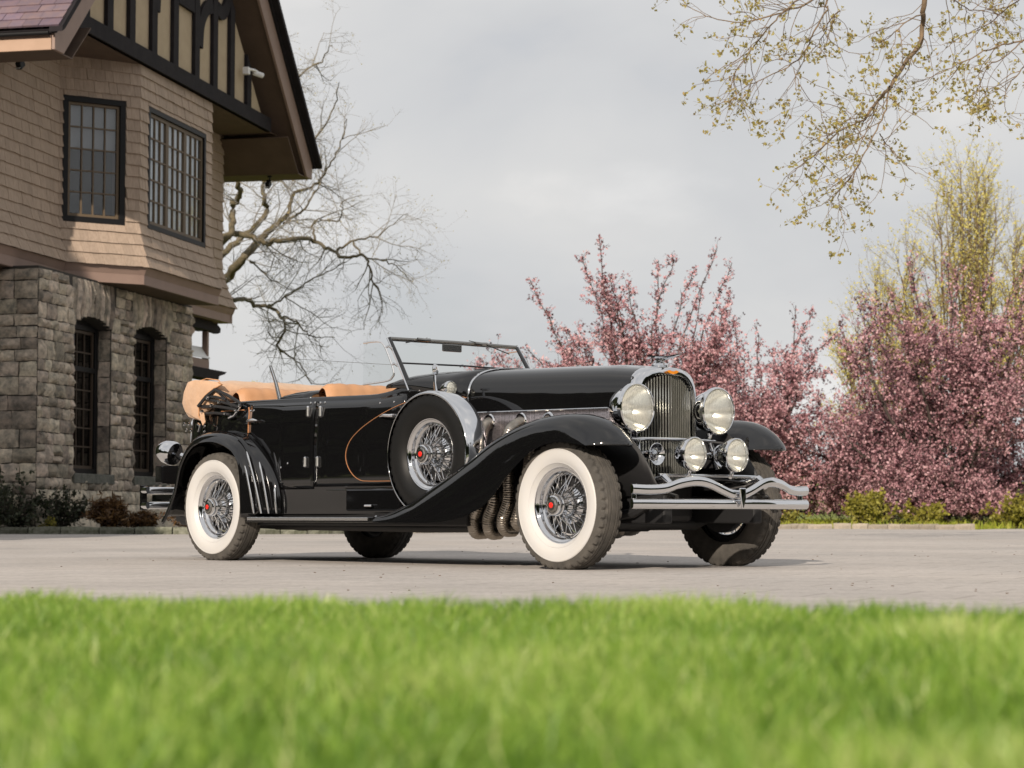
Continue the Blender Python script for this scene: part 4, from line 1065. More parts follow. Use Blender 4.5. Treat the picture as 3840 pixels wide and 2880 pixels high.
# flowering crab apples ---------------------------------------------------------
def crab_apple(loc, height, spread, seed, label, dens=1.0, tall=(), skirts=9, flower='blossom'):
    rng = np.random.default_rng(seed); t = empty('blossom_tree', loc); tag(t, label, 'tree', 'pink crab apple trees beyond the kerb')
    base = np.array(loc, float); limbs = []
    stem = grow(rng, base + np.array([0, 0, -.1]), (0, 0, 1), .9, 4, .08, np.zeros(3)); top = stem[-1]
    nl = 17
    for k in range(nl):
        az = 2 * math.pi * k / nl + rng.uniform(-.25, .25); el = math.radians(rng.uniform(8, 80) if k % 3 else rng.uniform(3, 22))
        d = np.array([math.cos(az) * math.cos(el), math.sin(az) * math.cos(el), math.sin(el)])
        L = spread * math.cos(el) * rng.uniform(.8, 1.05) + height * .80 * math.sin(el) * rng.uniform(.75, 1.0)
        limbs.append((grow(rng, top - np.array([0, 0, .25]), d, L, 10, .12, np.array([0, 0, .035])), .075, .022))
    for k in range(skirts):                     # skirts: limbs that droop towards the grass
        az = 2 * math.pi * k / max(1, skirts) + rng.uniform(-.3, .3); d = np.array([math.cos(az), math.sin(az), rng.uniform(.05, .3)])
        limbs.append((grow(rng, top - np.array([0, 0, .3]), d, spread * rng.uniform(.65, .95), 9, .10, np.array([0, 0, -.05])), .05, .016))
    lv = ramify(rng, limbs, [
        dict(n=13, len=1.45, ang=(22, 72), seg=7, wander=.15, bias=(0, 0, .05), rad=.024, f0=.22, taper=.4),
        dict(n=7, len=.80, ang=(25, 75), seg=5, wander=.18, bias=(0, 0, .035), rad=.010, f0=.12, taper=.5),
        dict(n=3, len=.36, ang=(30, 80), seg=2, wander=.2, bias=(0, 0, .02), rad=.006, f0=.2, taper=.6)])
    whips = []
    for (dx_, dz_) in tall:                     # long shoots that break the outline, thickly set with flower spurs
        p0 = top + np.array([dx_ * .3, rng.uniform(-.6, .6), 1.2]); tip = base + np.array([dx_, rng.uniform(-.8, .8), dz_])
        whips.append((np.array(smooth_path([p0, p0 * .5 + tip * .5 + rng.normal(0, .22, 3), tip], 14)) + rng.normal(0, .035, (14, 3)), .032, .010))
    wl2 = ramify(rng, whips, [dict(n=4.2, per_m=True, len=.42, ang=(25, 60), seg=4, wander=.16, bias=(0, 0, .06), rad=.009, f0=.15, taper=.5)])
    limbs += whips; lv[2] += wl2[1]; lv[1] += whips
    v1 = tubes([(stem, .13, .11)] + limbs, 7); np_mesh('trunk', to_local(t, v1[0]), v1[1], 'bark_dark', t, smooth=True)
    v2 = join_arrays([tubes(lv[1], 4), tubes(lv[2] + lv[3], 3)]); np_mesh('crown', to_local(t, v2[0]), v2[1], 'bark_dark', t)
    P_ = np.concatenate([along(rng, lv[1], 13 * dens, .05, .3), along(rng, lv[2], 13 * dens, .045, .05), along(rng, lv[3], 11 * dens, .045)])
    P_ = P_[P_[:, 2] > .35]
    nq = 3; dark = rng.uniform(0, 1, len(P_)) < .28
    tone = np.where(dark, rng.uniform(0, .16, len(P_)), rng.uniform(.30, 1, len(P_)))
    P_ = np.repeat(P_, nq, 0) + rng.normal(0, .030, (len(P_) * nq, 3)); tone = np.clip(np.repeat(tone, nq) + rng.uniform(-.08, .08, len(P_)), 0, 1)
    lf = leaf_quads(rng, P_, (.045, .085), .9)
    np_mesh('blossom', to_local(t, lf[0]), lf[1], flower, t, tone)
    return t
crab_apple((3.75, 60, 0), 5.6, 3.5, 1, 'pink blossom tree right behind the car bonnet with tall spiky shoots', 1.0,
           tall=((-2.2, 5.2), (-2.9, 4.6), (-3.3, 4.9), (-1.4, 8.05), (-1.75, 7.5), (-1.0, 6.9), (.35, 7.5), (.7, 7.6), (1.25, 7.1), (1.95, 7.75), (2.45, 7.4), (1.5, 6.6), (-3.25, 6.95), (-2.75, 6.2), (-2.25, 5.6), (2.4, 6.6), (-.6, 6.8)))
crab_apple((7.8, 63.0, 0), 5.3, 3.2, 2, 'lower pink blossom tree in the gap between two taller ones', 1.0, tall=((.6, 6.5), (.9, 6.1), (-.6, 5.9), (1.6, 5.7), (-1.4, 5.9), (-1.9, 6.1)), skirts=0)
crab_apple((12.1, 60.5, 0), 5.7, 3.5, 3, 'broad pink blossom tree, toned darker for shade, nearest the right edge', 1.15, tall=((-.9, 7.5), (-.4, 7.1), (.3, 7.6), (.6, 7.4), (-2.4, 6.3), (2.6, 7.4), (1.4, 7.2), (1.0, 6.9), (-1.6, 6.6), (2.0, 6.9), (-2.9, 5.8)), flower='blossom_shaded')

# yellow green upright tree behind ---------------------------------------------
def upright_tree(name, loc, height, width, seed, label, leaf, dens, nst=16):
    rng = np.random.default_rng(seed); t = empty(name, loc); tag(t, label, 'tree'); base = np.array(loc, float)
    limbs = [(grow(rng, base, (0, 0, 1), height * .35, 8, .03, np.zeros(3)), .20, .13)]
    for k in range(nst):
        az = rng.uniform(0, 6.28); a = rng.uniform(.03, 1.0) * width
        z0 = height * rng.uniform(.08, .32); tip = base + np.array([math.cos(az) * a, math.sin(az) * a, height * (1 - .40 * (a / width) ** 1.6) * rng.uniform(.88, 1.0)])
        p0 = base + np.array([0, 0, z0]); mid = p0 * .5 + tip * .5 + np.array([math.cos(az) * a * .22, math.sin(az) * a * .22, -.3])
        limbs.append((np.array(smooth_path([p0, mid, tip], 14)) + rng.normal(0, .05, (14, 3)), .075, .014))
    lv = ramify(rng, limbs, [
        dict(n=15, len=2.1, ang=(16, 52), seg=6, wander=.10, bias=(0, 0, .06), rad=.018, f0=.2, taper=.4),
        dict(n=6, len=.8, ang=(15, 50), seg=4, wander=.12, bias=(0, 0, .08), rad=.008, f0=.1, taper=.5)])
    v1 = tubes(limbs, 6); np_mesh('trunk', to_local(t, v1[0]), v1[1], 'bark_spring', t, smooth=True)
    v2 = tubes(lv[1] + lv[2], 3); np_mesh('crown', to_local(t, v2[0]), v2[1], 'bark_spring', t)
    P_ = np.concatenate([along(rng, lv[1], 6 * dens, .07, .3), along(rng, lv[2], 11 * dens, .07)])
    lf = leaf_quads(rng, P_, (.06, .13), .6); np_mesh('leaves', to_local(t, lf[0]), lf[1], leaf, t, rng.uniform(0, 1, len(P_)))
upright_tree('poplar_tree', (18.2, 85, 0), 14.6, 4.2, 12, 'tall upright tree with fresh yellow leaves behind the blossom', 'yellow_leaf', .72, 40)
upright_tree('poplar_tree', (15.0, 86, 0), 10.4, 2.4, 13, 'shorter yellow leaved tree left of the tall upright one', 'yellow_leaf', .7, 18)
upright_tree('distant_tree', (-11.3, 95, 0), 4.7, 2.2, 14, 'far yellow tree just showing above the folded car top', 'yellow_leaf', 2.2, 14)

# low bushes --------------------------------------------------------------------
def bush(name, loc, rx, rz, n, seed, leaf, size, label, group=None, spiky=False, parent_stems=True):
    rng = np.random.default_rng(seed); t = empty(name, loc); tag(t, label, 'plant' if spiky else 'bush', group); base = np.array(loc, float)
    st = []
    for k in range(26):
        az = rng.uniform(0, 6.28); el = math.radians(rng.uniform(25, 88)); d = np.array([math.cos(az) * math.cos(el), math.sin(az) * math.cos(el), math.sin(el)])
        L = rng.uniform(.75, 1.05) * math.hypot(rx * math.cos(el), rz * math.sin(el)); st.append((grow(rng, base, d, L, 5, .12, np.array([0, 0, .02])), .012, .004))
    lv = ramify(rng, st, [dict(n=6, len=rz * .35, ang=(20, 60), seg=3, wander=.2, bias=(0, 0, .03), rad=.006, f0=.3)])
    v = tubes(st + lv[1], 3); np_mesh('stems', to_local(t, v[0]), v[1], 'bark_dark', t)
    P_ = along(rng, st + lv[1], n / (sum(np.linalg.norm(np.diff(b[0], axis=0), axis=1).sum() for b in st + lv[1])), .04 * rz, .15); P_ = P_[P_[:, 2] > .03]
    lf = leaf_quads(rng, P_, size, .18 if spiky else .6); np_mesh('leaves', to_local(t, lf[0]), lf[1], leaf, t, rng.uniform(0, 1, len(P_)))
bush('evergreen_shrub', (-8.75, 37.95, .07), .55, .95, 1500, 31, 'shrub_leaf', (.05, .10), 'dark evergreen shrub against the stone corner at far left')
bush('evergreen_shrub', (-7.95, 38.1, .07), .45, .72, 1200, 32, 'shrub_leaf', (.05, .10), 'smaller dark evergreen shrub just right of the corner shrub')
bush('dry_grass_clump', (-7.05, 37.75, .07), .42, .55, 1500, 33, 'rust_leaf', (.10, .26), 'tall rust brown grass clump below the first stone window', spiky=True)
bush('dry_grass_clump', (-6.45, 37.75, .07), .36, .32, 1000, 34, 'rust_leaf', (.08, .2), 'low rust brown tuft beside the tall dry clump', spiky=True)
bush('heather_mound', (-5.65, 37.5, .07), .50, .52, 1700, 35, 'rust_leaf', (.04, .08), 'brown heather mound left of the rear whitewall wheel')
bush('heather_mound', (-4.8, 37.55, .07), .45, .36, 1200, 36, 'rust_leaf', (.04, .08), 'low brown heather mound half hidden by the rear wheel')
bush('seedling_plant', (-8.05, 37.65, .07), .10, .20, 60, 37, 'bush_leaf', (.04, .08), 'tiny bright green seedling in the dark bed')
bush('ochre_bush', (9.2, 55.6, 0), .95, .85, 2600, 38, 'bush_leaf', (.07, .14), 'rounded olive bush behind the right kerb')
bush('ochre_bush', (10.7, 56.2, 0), .9, .55, 1800, 39, 'bush_leaf', (.07, .14), 'low olive bush under the shaded blossom tree')
bush('ochre_bush', (13.0, 55.8, 0), .9, .8, 2000, 40, 'bush_leaf', (.07, .14), 'olive bush at the right edge beyond the kerb gap')
bush('fallen_twig_bush', (7.2, 56.6, 0), .8, .35, 900, 41, 'bush_leaf', (.05, .1), 'thin scrub at the grass edge right of the bumper')

# woodland behind the photographer: what the polished car reflects
rng = np.random.default_rng(77)
n = 38000; th = rng.uniform(R(-200), R(20), n); rad = rng.uniform(52, 62, n); hh = rng.uniform(0, 1, n) ** .85 * (14 + 2.6 * np.sin(th * 9) + 1.6 * np.sin(th * 23 + 1))
P_ = np.stack([np.cos(th) * rad, 12 + np.sin(th) * rad, hh], 1)
lf = leaf_quads(rng, P_, (1.1, 2.3), .8)
# unseen conifer added left of the drive, shaped to shade the house corner
nc = 22000; hz_ = 13.5 * (1 - np.sqrt(rng.uniform(0, 1, nc))); rc = (1 - hz_ / 13.5) * 6.4 * np.sqrt(rng.uniform(.1, 1, nc)); tc_ = rng.uniform(0, 6.283, nc); cw = h_world(-14.0, -2.2)
lc = leaf_quads(rng, np.stack([cw[0] + rc * np.cos(tc_), cw[1] + rc * np.sin(tc_), hz_ + .2], 1), (.35, .75), .7)
lf = join_arrays([lf, lc]); n += nc
o = np_mesh('woodland', lf[0], lf[1], 'woodland', None, rng.uniform(0, 1, n)); tag(o, 'dark wood edge surrounding the lawn, with an unseen conifer added for shade', 'woodland', kind='stuff')
# ------------------------------------------------------------------ the car (x forward, y to its left, z up; rear axle over the origin)
CAR = empty('touring_car', (-1.5624, 16.1755, 0), -0.8345)
tag(CAR, 'black open vintage touring car with white sidewall tyres and tan folded top', 'car')
def part(m, name, mt, parent=None, **kw): return m.obj(name, mt, parent or CAR, **kw)
HZ, TR, WB = 0.385, 0.7185, 3.62

# ---- road wheels -------------------------------------------------------------
def tyre_mesh(flat=True):
    seg = 168; rows = []
    # (radius, y outwards = -y); closed profile
    prof = [(.232, -.060), (.250, -.078), (.285, -.094), (.320, -.0955), (.339, -.092), (.352, -.089), (.366, -.086), (.3765, -.0835), (.384, -.078), (.389, -.070),
            (.3915, -.056), (.3922, -.046), (.387, -.0445), (.387, -.0395), (.3932, -.038), (.3940, -.024), (.3885, -.0225), (.3885, -.0175), (.3945, -.016), (.3950, 0)]
    full = prof + [(r, -y) for r, y in prof[-2::-1]]
    for i, (r, y) in enumerate(full):
        row = []
        for k in range(seg):
            a = 2 * math.pi * k / seg; rr = r
            sh = r > .355 and abs(y) > .050
            if sh and k % 4 == 0: rr -= .013 if abs(y) < .082 else .009
            if sh and abs(y) < .06 and k % 4 in (1, 3): rr -= .006
            zz_ = rr * math.cos(a); xx_ = rr * math.sin(a); yy_ = y
            if flat and zz_ < -.3835:
                yy_ *= 1 + min(.06, (-.3835 - zz_) * 4); zz_ = -.3835 + (zz_ + .3835) * .06
            row.append((xx_, yy_, zz_))
        rows.append(row)
    m = MB().grid(rows, False, True); return m
def ring_mesh(prof, seg=96):
    return MB().lathe([(r, y) for r, y in prof], (0, 0, 0), (0, 1, 0), seg)
ww_prof = [(.3395, -.0925), (.3385, -.0958), (.3355, -.0972), (.3340, -.0988), (.3325, -.0972), (.320, -.0985), (.300, -.0988), (.280, -.0955), (.262, -.0885), (.2565, -.0858), (.2550, -.0872), (.2535, -.0840), (.248, -.079), (.238, -.068), (.230, -.0595)]
rim_prof = [(.2345, -.050), (.2335, -.0575), (.2300, -.0615), (.2255, -.0600), (.2225, -.0530), (.2170, -.0490), (.2080, -.0470), (.2040, -.0420), (.2020, -.0300), (.1960, -.0200), (.1880, -.0140), (.1820, -.0020), (.1810, .0250), (.1900, .0400), (.2300, .0600)]
def spokes_mesh():
    m = MB(); n = 24
    for k in range(n):
        for s, (rh, yh, rr, yr) in enumerate(((.054, -.086, .183, -.004), (.080, -.014, .184, .010))):
            a = 2 * math.pi * (k + .5 * s) / n; tw = (1 if k % 2 else -1) * (.42 if s < 1 else .30)
            p = (rh * math.sin(a), yh, rh * math.cos(a)); q = (rr * math.sin(a + tw), yr, rr * math.cos(a + tw))
            m.tube([p, q], .0030, 6, False)
    return m
def build_wheel(name, spare=False):
    w = ring_mesh(rim_prof).obj(name, 'chrome', CAR)
    tyre_mesh(not spare).obj('tyre', 'rubber_black' if spare else 'rubber', w, angle=30)
    if not spare: ring_mesh(ww_prof).obj('whitewall', 'whitewall', w)
    spokes_mesh().obj('spokes', 'chrome', w)
    ring_mesh([(.0, -.088), (.054, -.088), (.056, -.082), (.058, -.06), (.064, -.045), (.078, -.03), (.082, -.012), (.082, .0), (.10, .02), (.16, .03)], 40).obj('hub', 'chrome', w)
    ring_mesh([(.0, -.140), (.034, -.140), (.046, -.134), (.0475, -.128), (.052, -.126)], 8).obj('hub_cap', 'nickel_dark', w, smooth=False)
    ring_mesh([(.051, -.128), (.0585, -.125), (.0625, -.116), (.061, -.100), (.066, -.094), (.066, -.088), (.05, -.088)], 40).obj('hub_nut', 'chrome', w)
    ring_mesh([(.0, -.1455), (.011, -.145), (.0165, -.1425), (.017, -.139)], 24).obj('emblem', 'red_enamel', w)
    ring_mesh([(.05, .022), (.168, .022), (.172, .03), (.172, .085), (.05, .085)], 40).obj('brake_drum', 'matte_black', w)
    return w
def copy_tree(o, parent=None):
    c = o.copy(); COL.objects.link(c); c.parent = parent
    for ch in [x for x in bpy.data.objects if x.parent == o]: copy_tree(ch, c)
    return c
w0 = build_wheel('wheel'); w0.location = (WB, -TR, HZ)
for (x, s, st, ro) in ((0, -1, 0, 0), (WB, 1, 0, 0), (0, 1, 0, 0)):
    c = copy_tree(w0, CAR); c.location = (x, s * TR, HZ)
    if s > 0: c.rotation_euler = (0, 0, math.pi)
spare = build_wheel('spare_wheel', True); spare.location = (2.43, -.745, .715)
# metal cover over the spare's tread
m = MB(); rows = []
for (r, y) in ((.386, -.094), (.398, -.088), (.406, -.070), (.408, -.02), (.408, .04), (.402, .075), (.39, .088)):
    rows.append([(2.43 + r * math.sin(a), -.745 + y, .715 + r * math.cos(a)) for a in np.linspace(R(-152), R(152), 90)])
m.grid(rows); part(m, 'spare_cover', 'chrome', solid=.003)

# ---- fenders -----------------------------------------------------------------
FC = [(1.90, .322), (2.05, .352), (2.20, .408), (2.378, .483), (2.589, .576), (2.737, .646), (2.883, .716), (3.026, .789), (3.167, .846), (3.306, .889), (3.443, .917), (3.578, .930), (3.711, .932), (3.83, .918), (3.93, .885), (4.01, .838), (4.06, .792), (4.085, .760), (4.092, .735)]
FL = [(1.90, .283), (2.05, .280), (2.443, .279), (2.593, .282), (2.726, .298), (2.829, .316), (2.959, .357), (3.03, .388), (3.115, .446), (3.199, .529), (3.283, .600), (3.379, .665), (3.447, .708), (3.569, .749), (3.68, .762), (3.77, .757), (3.86, .744), (3.93, .735), (4.10, .733)]
def sstep(t): t = min(1, max(0, t)); return t * t * (3 - 2 * t)
def front_fender():
    """arched section swept along the crown; towards the nose the sides are swept back so that the front is rounded in plan"""
    cs = smooth_path([(x, 0, z) for x, z in FC], 80); rows = []
    for c in cs:
        x, z = c[0], c[2]; k = .16 * sstep((x - 3.50) / .58)
        xo = x - k; zl = min(interp(FL, xo), z - .0005) ; dr = z - zl; f = min(1, dr / .165)
        nose = sstep((x - 3.3) / .5)
        yi = -.40 if x > 2.7 else -.40 - .22 * min(1, (2.7 - x) / .5); yi = yi + (-.505 - yi) * nose
        zi = z - (.065 * f) * (1 - nose) - min(dr, .13) * nose
        row = []
        for q in (1.0, .8, .6, .4, .2):                      # inner flank
            y = -.69 + (yi + .69) * q; row.append((x - k * q * q, y, z + (zi - z) * (q ** 2.3)))
        row.append((x, -.69, z))
        for (y, d) in ((-.735, .008), (-.776, .04), (-.810, .11), (-.838, .24), (-.856, .45)):
            q = (y + .69) / (-.18); row.append((x - k * q * q, y, z - d * f * .165))
        zm = z - .45 * f * .165
        for q in (.3, .65, 1.0): row.append((x - k * (.79 + .21 * q), -.856 - .014 * math.sin(q * 1.57), zm + (zl - zm) * q))
        row.append((xo, -.866, zl + .005)); row.append((xo, -.858, zl + .012))
        rows.append(row)
    return MB().grid(rows)
ff = front_fender(); part(ff, 'front_fender', 'paint_black', solid=.004, angle=80); part(ff.mirror(), 'front_fender', 'paint_black', solid=.004, angle=80)
# inner aprons between fender and frame
ap = MB(); rows = []
for x in np.linspace(2.62, 4.12, 30):
    z1 = interp(FC, min(x, 3.9)) - .06 if x < 3.80 else interp([(3.80, .865), (3.90, .80), (3.965, .735), (4.05, .640), (4.12, .515)], x); z0 = interp([(2.6, .42), (2.9, .40), (3.9, .44), (4.13, .50)], x); rows.append([(x, -.47, max(z1, z0 + .005)), (x, -.465, (z0 + z1) / 2), (x, -.46, z0)])
ap.grid(rows); part(ap, 'fender_apron', 'matte_black', solid=.006); part(ap.mirror(), 'fender_apron', 'matte_black', solid=.006)
RO = [(-.640, .318), (-.580, .385), (-.522, .471), (-.483, .549), (-.454, .639), (-.415, .728), (-.336, .828), (-.238, .897), (-.139, .928), (-.003, .938), (.113, .930), (.229, .905), (.343, .855), (.418, .788), (.462, .712), (.486, .625), (.497, .517), (.503, .410), (.508, .313)]
def rear_fender():
    cs = smooth_path([(x, 0, z) for x, z in RO], 60); rows = []
    for i, c in enumerate(cs):
        x, z = c[0], c[2]; t = cs[min(i + 1, 59)] - cs[max(i - 1, 0)]; t /= np.linalg.norm(t); nx, nz = -t[2], t[0]
        if nx * x + nz * (z - .385) < 0: nx, nz = -nx, -nz
        row = []
        for (y, d) in ((-.52, -.004), (-.60, 0), (-.68, .002), (-.745, 0), (-.79, -.008), (-.825, -.024), (-.848, -.046), (-.860, -.068), (-.864, -.082), (-.858, -.088), (-.850, -.086)):
            row.append((x + nx * d, y, z + nz * d))
        rows.append(row)
    return MB().grid(rows)
rf = rear_fender(); part(rf, 'rear_fender', 'paint_black', solid=.004, angle=60); part(rf.mirror(), 'rear_fender', 'paint_black', solid=.004, angle=60)
# splash panel with bright strips in front of the rear wheel
spl = [(.274, .915), (.425, .824), (.556, .712), (.639, .603), (.686, .485), (.702, .335)]
out_ = [(.30, .880), (.385, .815), (.440, .745), (.475, .65), (.492, .52), (.502, .335)]
m = MB(); rows = []
for a, b in zip(smooth_path([(x, 0, z) for x, z in out_], 20), smooth_path([(x, 0, z) for x, z in spl], 20)):
    rows.append([(a[0] + (b[0] - a[0]) * q, -.812 + (.10 * q ** .8), a[2] + (b[2] - a[2]) * q) for q in (0, .25, .5, .75, 1)])
m.grid(rows); part(m, 'splash_panel', 'paint_black', solid=.006)
for (tx, tz, bx_, yt, yb) in ((.385, .62, .445, -.842, -.838), (.425, .70, .515, -.835, -.812), (.44, .775, .572, -.825, -.79), (.545, .70, .632, -.79, -.768), (.668, .52, .690, -.745, -.742)):
    p = smooth_path([(tx, yt, tz), (tx + (bx_ - tx) * .62, yt + (yb - yt) * .5 - .006, tz - (tz - .34) * .5), (bx_, yb, .338)], 12)
    part(MB().tube(p, [.003] + [.0085] * 10 + [.007], 8), 'splash_strip', 'chrome_soft')

# ---- body tub ----------------------------------------------------------------
PLAN = [(2.44, .495), (2.30, .548), (2.10, .605), (1.90, .648), (1.60, .683), (1.20, .697), (.70, .697), (.20, .684), (-.20, .655), (-.50, .600), (-.72, .510), (-.86, .380), (-.93, .20), (-.945, 0)]
BELT = [(-1.0, .90), (-.90, .93), (-.80, .985), (-.68, 1.05), (-.55, 1.10), (-.40, 1.135), (-.20, 1.152), (.18, 1.152), (.63, 1.148), (1.17, 1.143), (1.60, 1.137), (1.70, 1.140), (1.80, 1.152), (1.93, 1.180), (2.05, 1.180), (2.20, 1.150), (2.44, 1.10)]
def half_w(x): return interp(sorted(PLAN), x)
def side_off(z): return interp([(.33, .004), (.42, .006), (.60, .012), (.80, .013), (1.0, .002), (1.08, -.008), (1.15, -.020)], z)
def side_y(x, z, proud=0.0): return -(half_w(x) + side_off(z) + proud)
pl = smooth_path([(x, -y, 0) for x, y in PLAN], 64)
pl = pl + [np.array([p[0], -p[1], 0]) for p in pl[-2::-1]]
def tub_row(i):
    p = pl[i]; t = pl[min(i + 1, len(pl) - 1)] - pl[max(i - 1, 0)]; t /= np.linalg.norm(t); n_ = np.array([t[1], -t[0], 0])
    if n_[1] * p[1] < 0 and abs(p[1]) > .05: n_ = -n_
    if abs(p[1]) <= .05: n_ = np.array([-1.0, 0, 0])
    bz = interp(BELT, p[0]); rear = min(1, max(0, (-.1 - p[0]) / .6)); zb = .335 + .10 * rear
    row = []
    for z in (zb, .40 + .08 * rear, .48 + .05 * rear, .60, .72, .84, .96, 1.05, bz - .04):
        o = side_off(z) - rear * .10 * max(0, (.75 - z) / .4) ** 1.5; row.append(tuple(p + n_ * o + np.array([0, 0, z])))
    for (o, z) in ((-.016, bz - .018), (-.026, bz - .004), (-.042, bz), (-.060, bz - .006), (-.072, bz - .03), (-.076, bz - .12), (-.076, .55)):
        row.append(tuple(p + n_ * o + np.array([0, 0, z])))
    return row
m = MB().grid([tub_row(i) for i in range(len(pl))]); BODY = part(m, 'body', 'paint_black', angle=60)
part(MB().box((.75, 0, .42), (3.3, 1.18, .06)), 'floor', 'matte_black', smooth=False)
# cowl between bonnet and windscreen
CW = [(1.76, .625, 1.172, 1.235), (1.85, .628, 1.172, 1.262), (1.95, .622, 1.168, 1.283), (2.10, .592, 1.140, 1.293), (2.25, .552, 1.105, 1.293), (2.44, .492, 1.06, 1.291)]
rows = []
for x, w, zs, zt in CW:
    row = []
    for k in range(33):
        a = math.pi * k / 32; cy_ = math.cos(a); sy = math.sin(a)
        y = -w * (abs(cy_) ** .72) * (1 if cy_ > 0 else -1); z_ = zs + (zt - zs) * sy ** .62
        row.append((x, y, z_))
    rows.append(row)
part(MB().grid(rows), 'cowl', 'paint_black', solid=.004, angle=70)
m = MB(); m.add([(1.775, y, z_) for y, z_ in ((-.60, 1.15), (-.5, 1.20), (-.3, 1.225), (0, 1.23), (.3, 1.225), (.5, 1.20), (.60, 1.15), (.6, .85), (-.6, .85))], [tuple(range(9))]); part(m, 'dashboard', 'matte_black', smooth=False, solid=.01)
# bonnet
rows = []; HB = [(2.455, .490, 1.289), (2.8, .432, 1.284), (3.2, .362, 1.274), (3.5, .305, 1.262), (3.70, .262, 1.240)]
for x, w, zt in HB:
    k_ = (x - 2.455) / 1.245; zs = 1.10 - .06 * k_; row = []
    for (fy, fz) in ((1, None), (1.0, 0.0), (.995, .18), (.975, .38), (.93, .56), (.86, .70), (.76, .81), (.62, .90), (.44, .96), (.22, .99), (0, 1.0)):
        row.append((x, -w * fy, .60 if fz is None else zs + (zt - zs) * fz))
    row = row + [(x, -y, z) for x, y, z in row[-2::-1]]; rows.append(row)
BON = part(MB().grid(rows), 'bonnet', 'paint_black', angle=50)
bw = lambda x: interp([(a, b) for a, b, c in HB], x)
part(MB().tube([(2.46, 0, 1.292), (2.9, 0, 1.285), (3.4, 0, 1.270), (3.69, 0, 1.245)], .006, 8), 'bonnet_hinge', 'chrome', BON)
# bright band at the cowl
rows = []
for dx_ in (-.014, .014):
    row = []
    for k in range(41):
        a = math.pi * k / 40; cy_ = math.cos(a)
        y = -(.498) * (abs(cy_) ** .74) * (1 if cy_ > 0 else -1); z_ = 1.055 + (1.299 - 1.055) * math.sin(a) ** .62
        row.append((2.447 + dx_, y, z_))
    rows.append([(2.447 + dx_, -.500, .98)] + row + [(2.447 + dx_, .500, .98)])
part(MB().grid(rows), 'cowl_band', 'chrome', solid=.006)
# mesh panels on the bonnet sides
def mesh_mat():
    m = bpy.data.materials.new('wire_mesh'); m.use_nodes = True; n, l = m.node_tree.nodes, m.node_tree.links; b = n['Principled BSDF']
    b.inputs['Metallic'].default_value = .9; b.inputs['Roughness'].default_value = .3
    tcn = n.new('ShaderNodeTexCoord'); ck = n.new('ShaderNodeTexChecker'); ck.inputs['Scale'].default_value = 170
    mp = n.new('ShaderNodeMapping'); mp.inputs['Rotation'].default_value = (0, R(45), 0)
    l.new(tcn.outputs['Object'], mp.inputs[0]); l.new(mp.outputs[0], ck.inputs['Vector'])
    ck.inputs['Color1'].default_value = (.50, .46, .48, 1); ck.inputs['Color2'].default_value = (.045, .04, .045, 1)
    l.new(ck.outputs['Color'], b.inputs['Base Color']); bp = n.new('ShaderNodeBump'); bp.inputs['Strength'].default_value = .5; bp.inputs['Distance'].default_value = .004
    l.new(ck.outputs['Fac'], bp.inputs['Height']); l.new(bp.outputs[0], b.inputs['Normal']); MATS['wire_mesh'] = m
mesh_mat()
for s in (-1, 1):
    zt = lambda x: .988 - (.0 if x > 2.6 else .004)
    m = MB(); m.grid([[(x, s * (bw(x) + .005), z_) for z_ in (.70, .80, .90, .985)] for x in np.linspace(2.475, 3.63, 12)]); part(m, 'bonnet_mesh', 'wire_mesh', BON, solid=.004)
    fr = [(x, s * (bw(x) + .009), .988) for x in np.linspace(2.47, 3.635, 14)]
    part(MB().tube(fr, .006, 8), 'mesh_trim', 'chrome', BON)
    part(MB().tube([(3.64, s * (bw(3.64) + .009), .988), (3.645, s * (bw(3.645) + .009), .975), (3.645, s * (bw(3.645) + .009), .80)], .006, 8), 'mesh_trim', 'chrome', BON)
    part(MB().tube([(2.47, s * (bw(2.47) + .009), .99), (2.468, s * (bw(2.47) + .009), .75)], .005, 8), 'mesh_trim', 'chrome', BON)
# ribbed outside exhaust pipes
def ribbed(path, r):
    p = smooth_path(path, 300); d = [0]
    for i in range(1, 300): d.append(d[-1] + float(np.linalg.norm(p[i] - p[i - 1])))
    return MB().tube(p, [r * (1 + .045 * math.sin(x_ / .014 * 2 * math.pi)) for x_ in d], 18)
for s in (-1, 1):
    for i in range(4):
        x0 = (2.50, 2.63, 2.885, 3.10)[i]; xb = (2.63, 2.775, 2.912, 3.045)[i]; zb = (.232, .230, .248, .28)[i]
        yo = s * (bw(min(x0, 3.3)) + .0)
        path = [(x0, yo - s * .04, .925), (x0 + .01, yo + s * .045, .905), (x0 + .035, s * .565, .845), (x0 + .06, s * .595, .74), ((x0 + .06) * .5 + xb * .5 + .04, s * .61, .57), (xb + .06, s * .615, .42), (xb + .012, s * .62, .30), (xb - .012, s * .58, zb - .015), (xb - .03, s * .48, zb - .02)]
        part(ribbed(path, .038), 'exhaust_pipe', 'pipe_metal')
        part(MB().lathe([(.040, -.004), (.052, 0), (.054, .012), (.046, .02), (.040, .02)], (x0, yo, .925), (0, s, 0), 28), 'exhaust_collar', 'chrome')
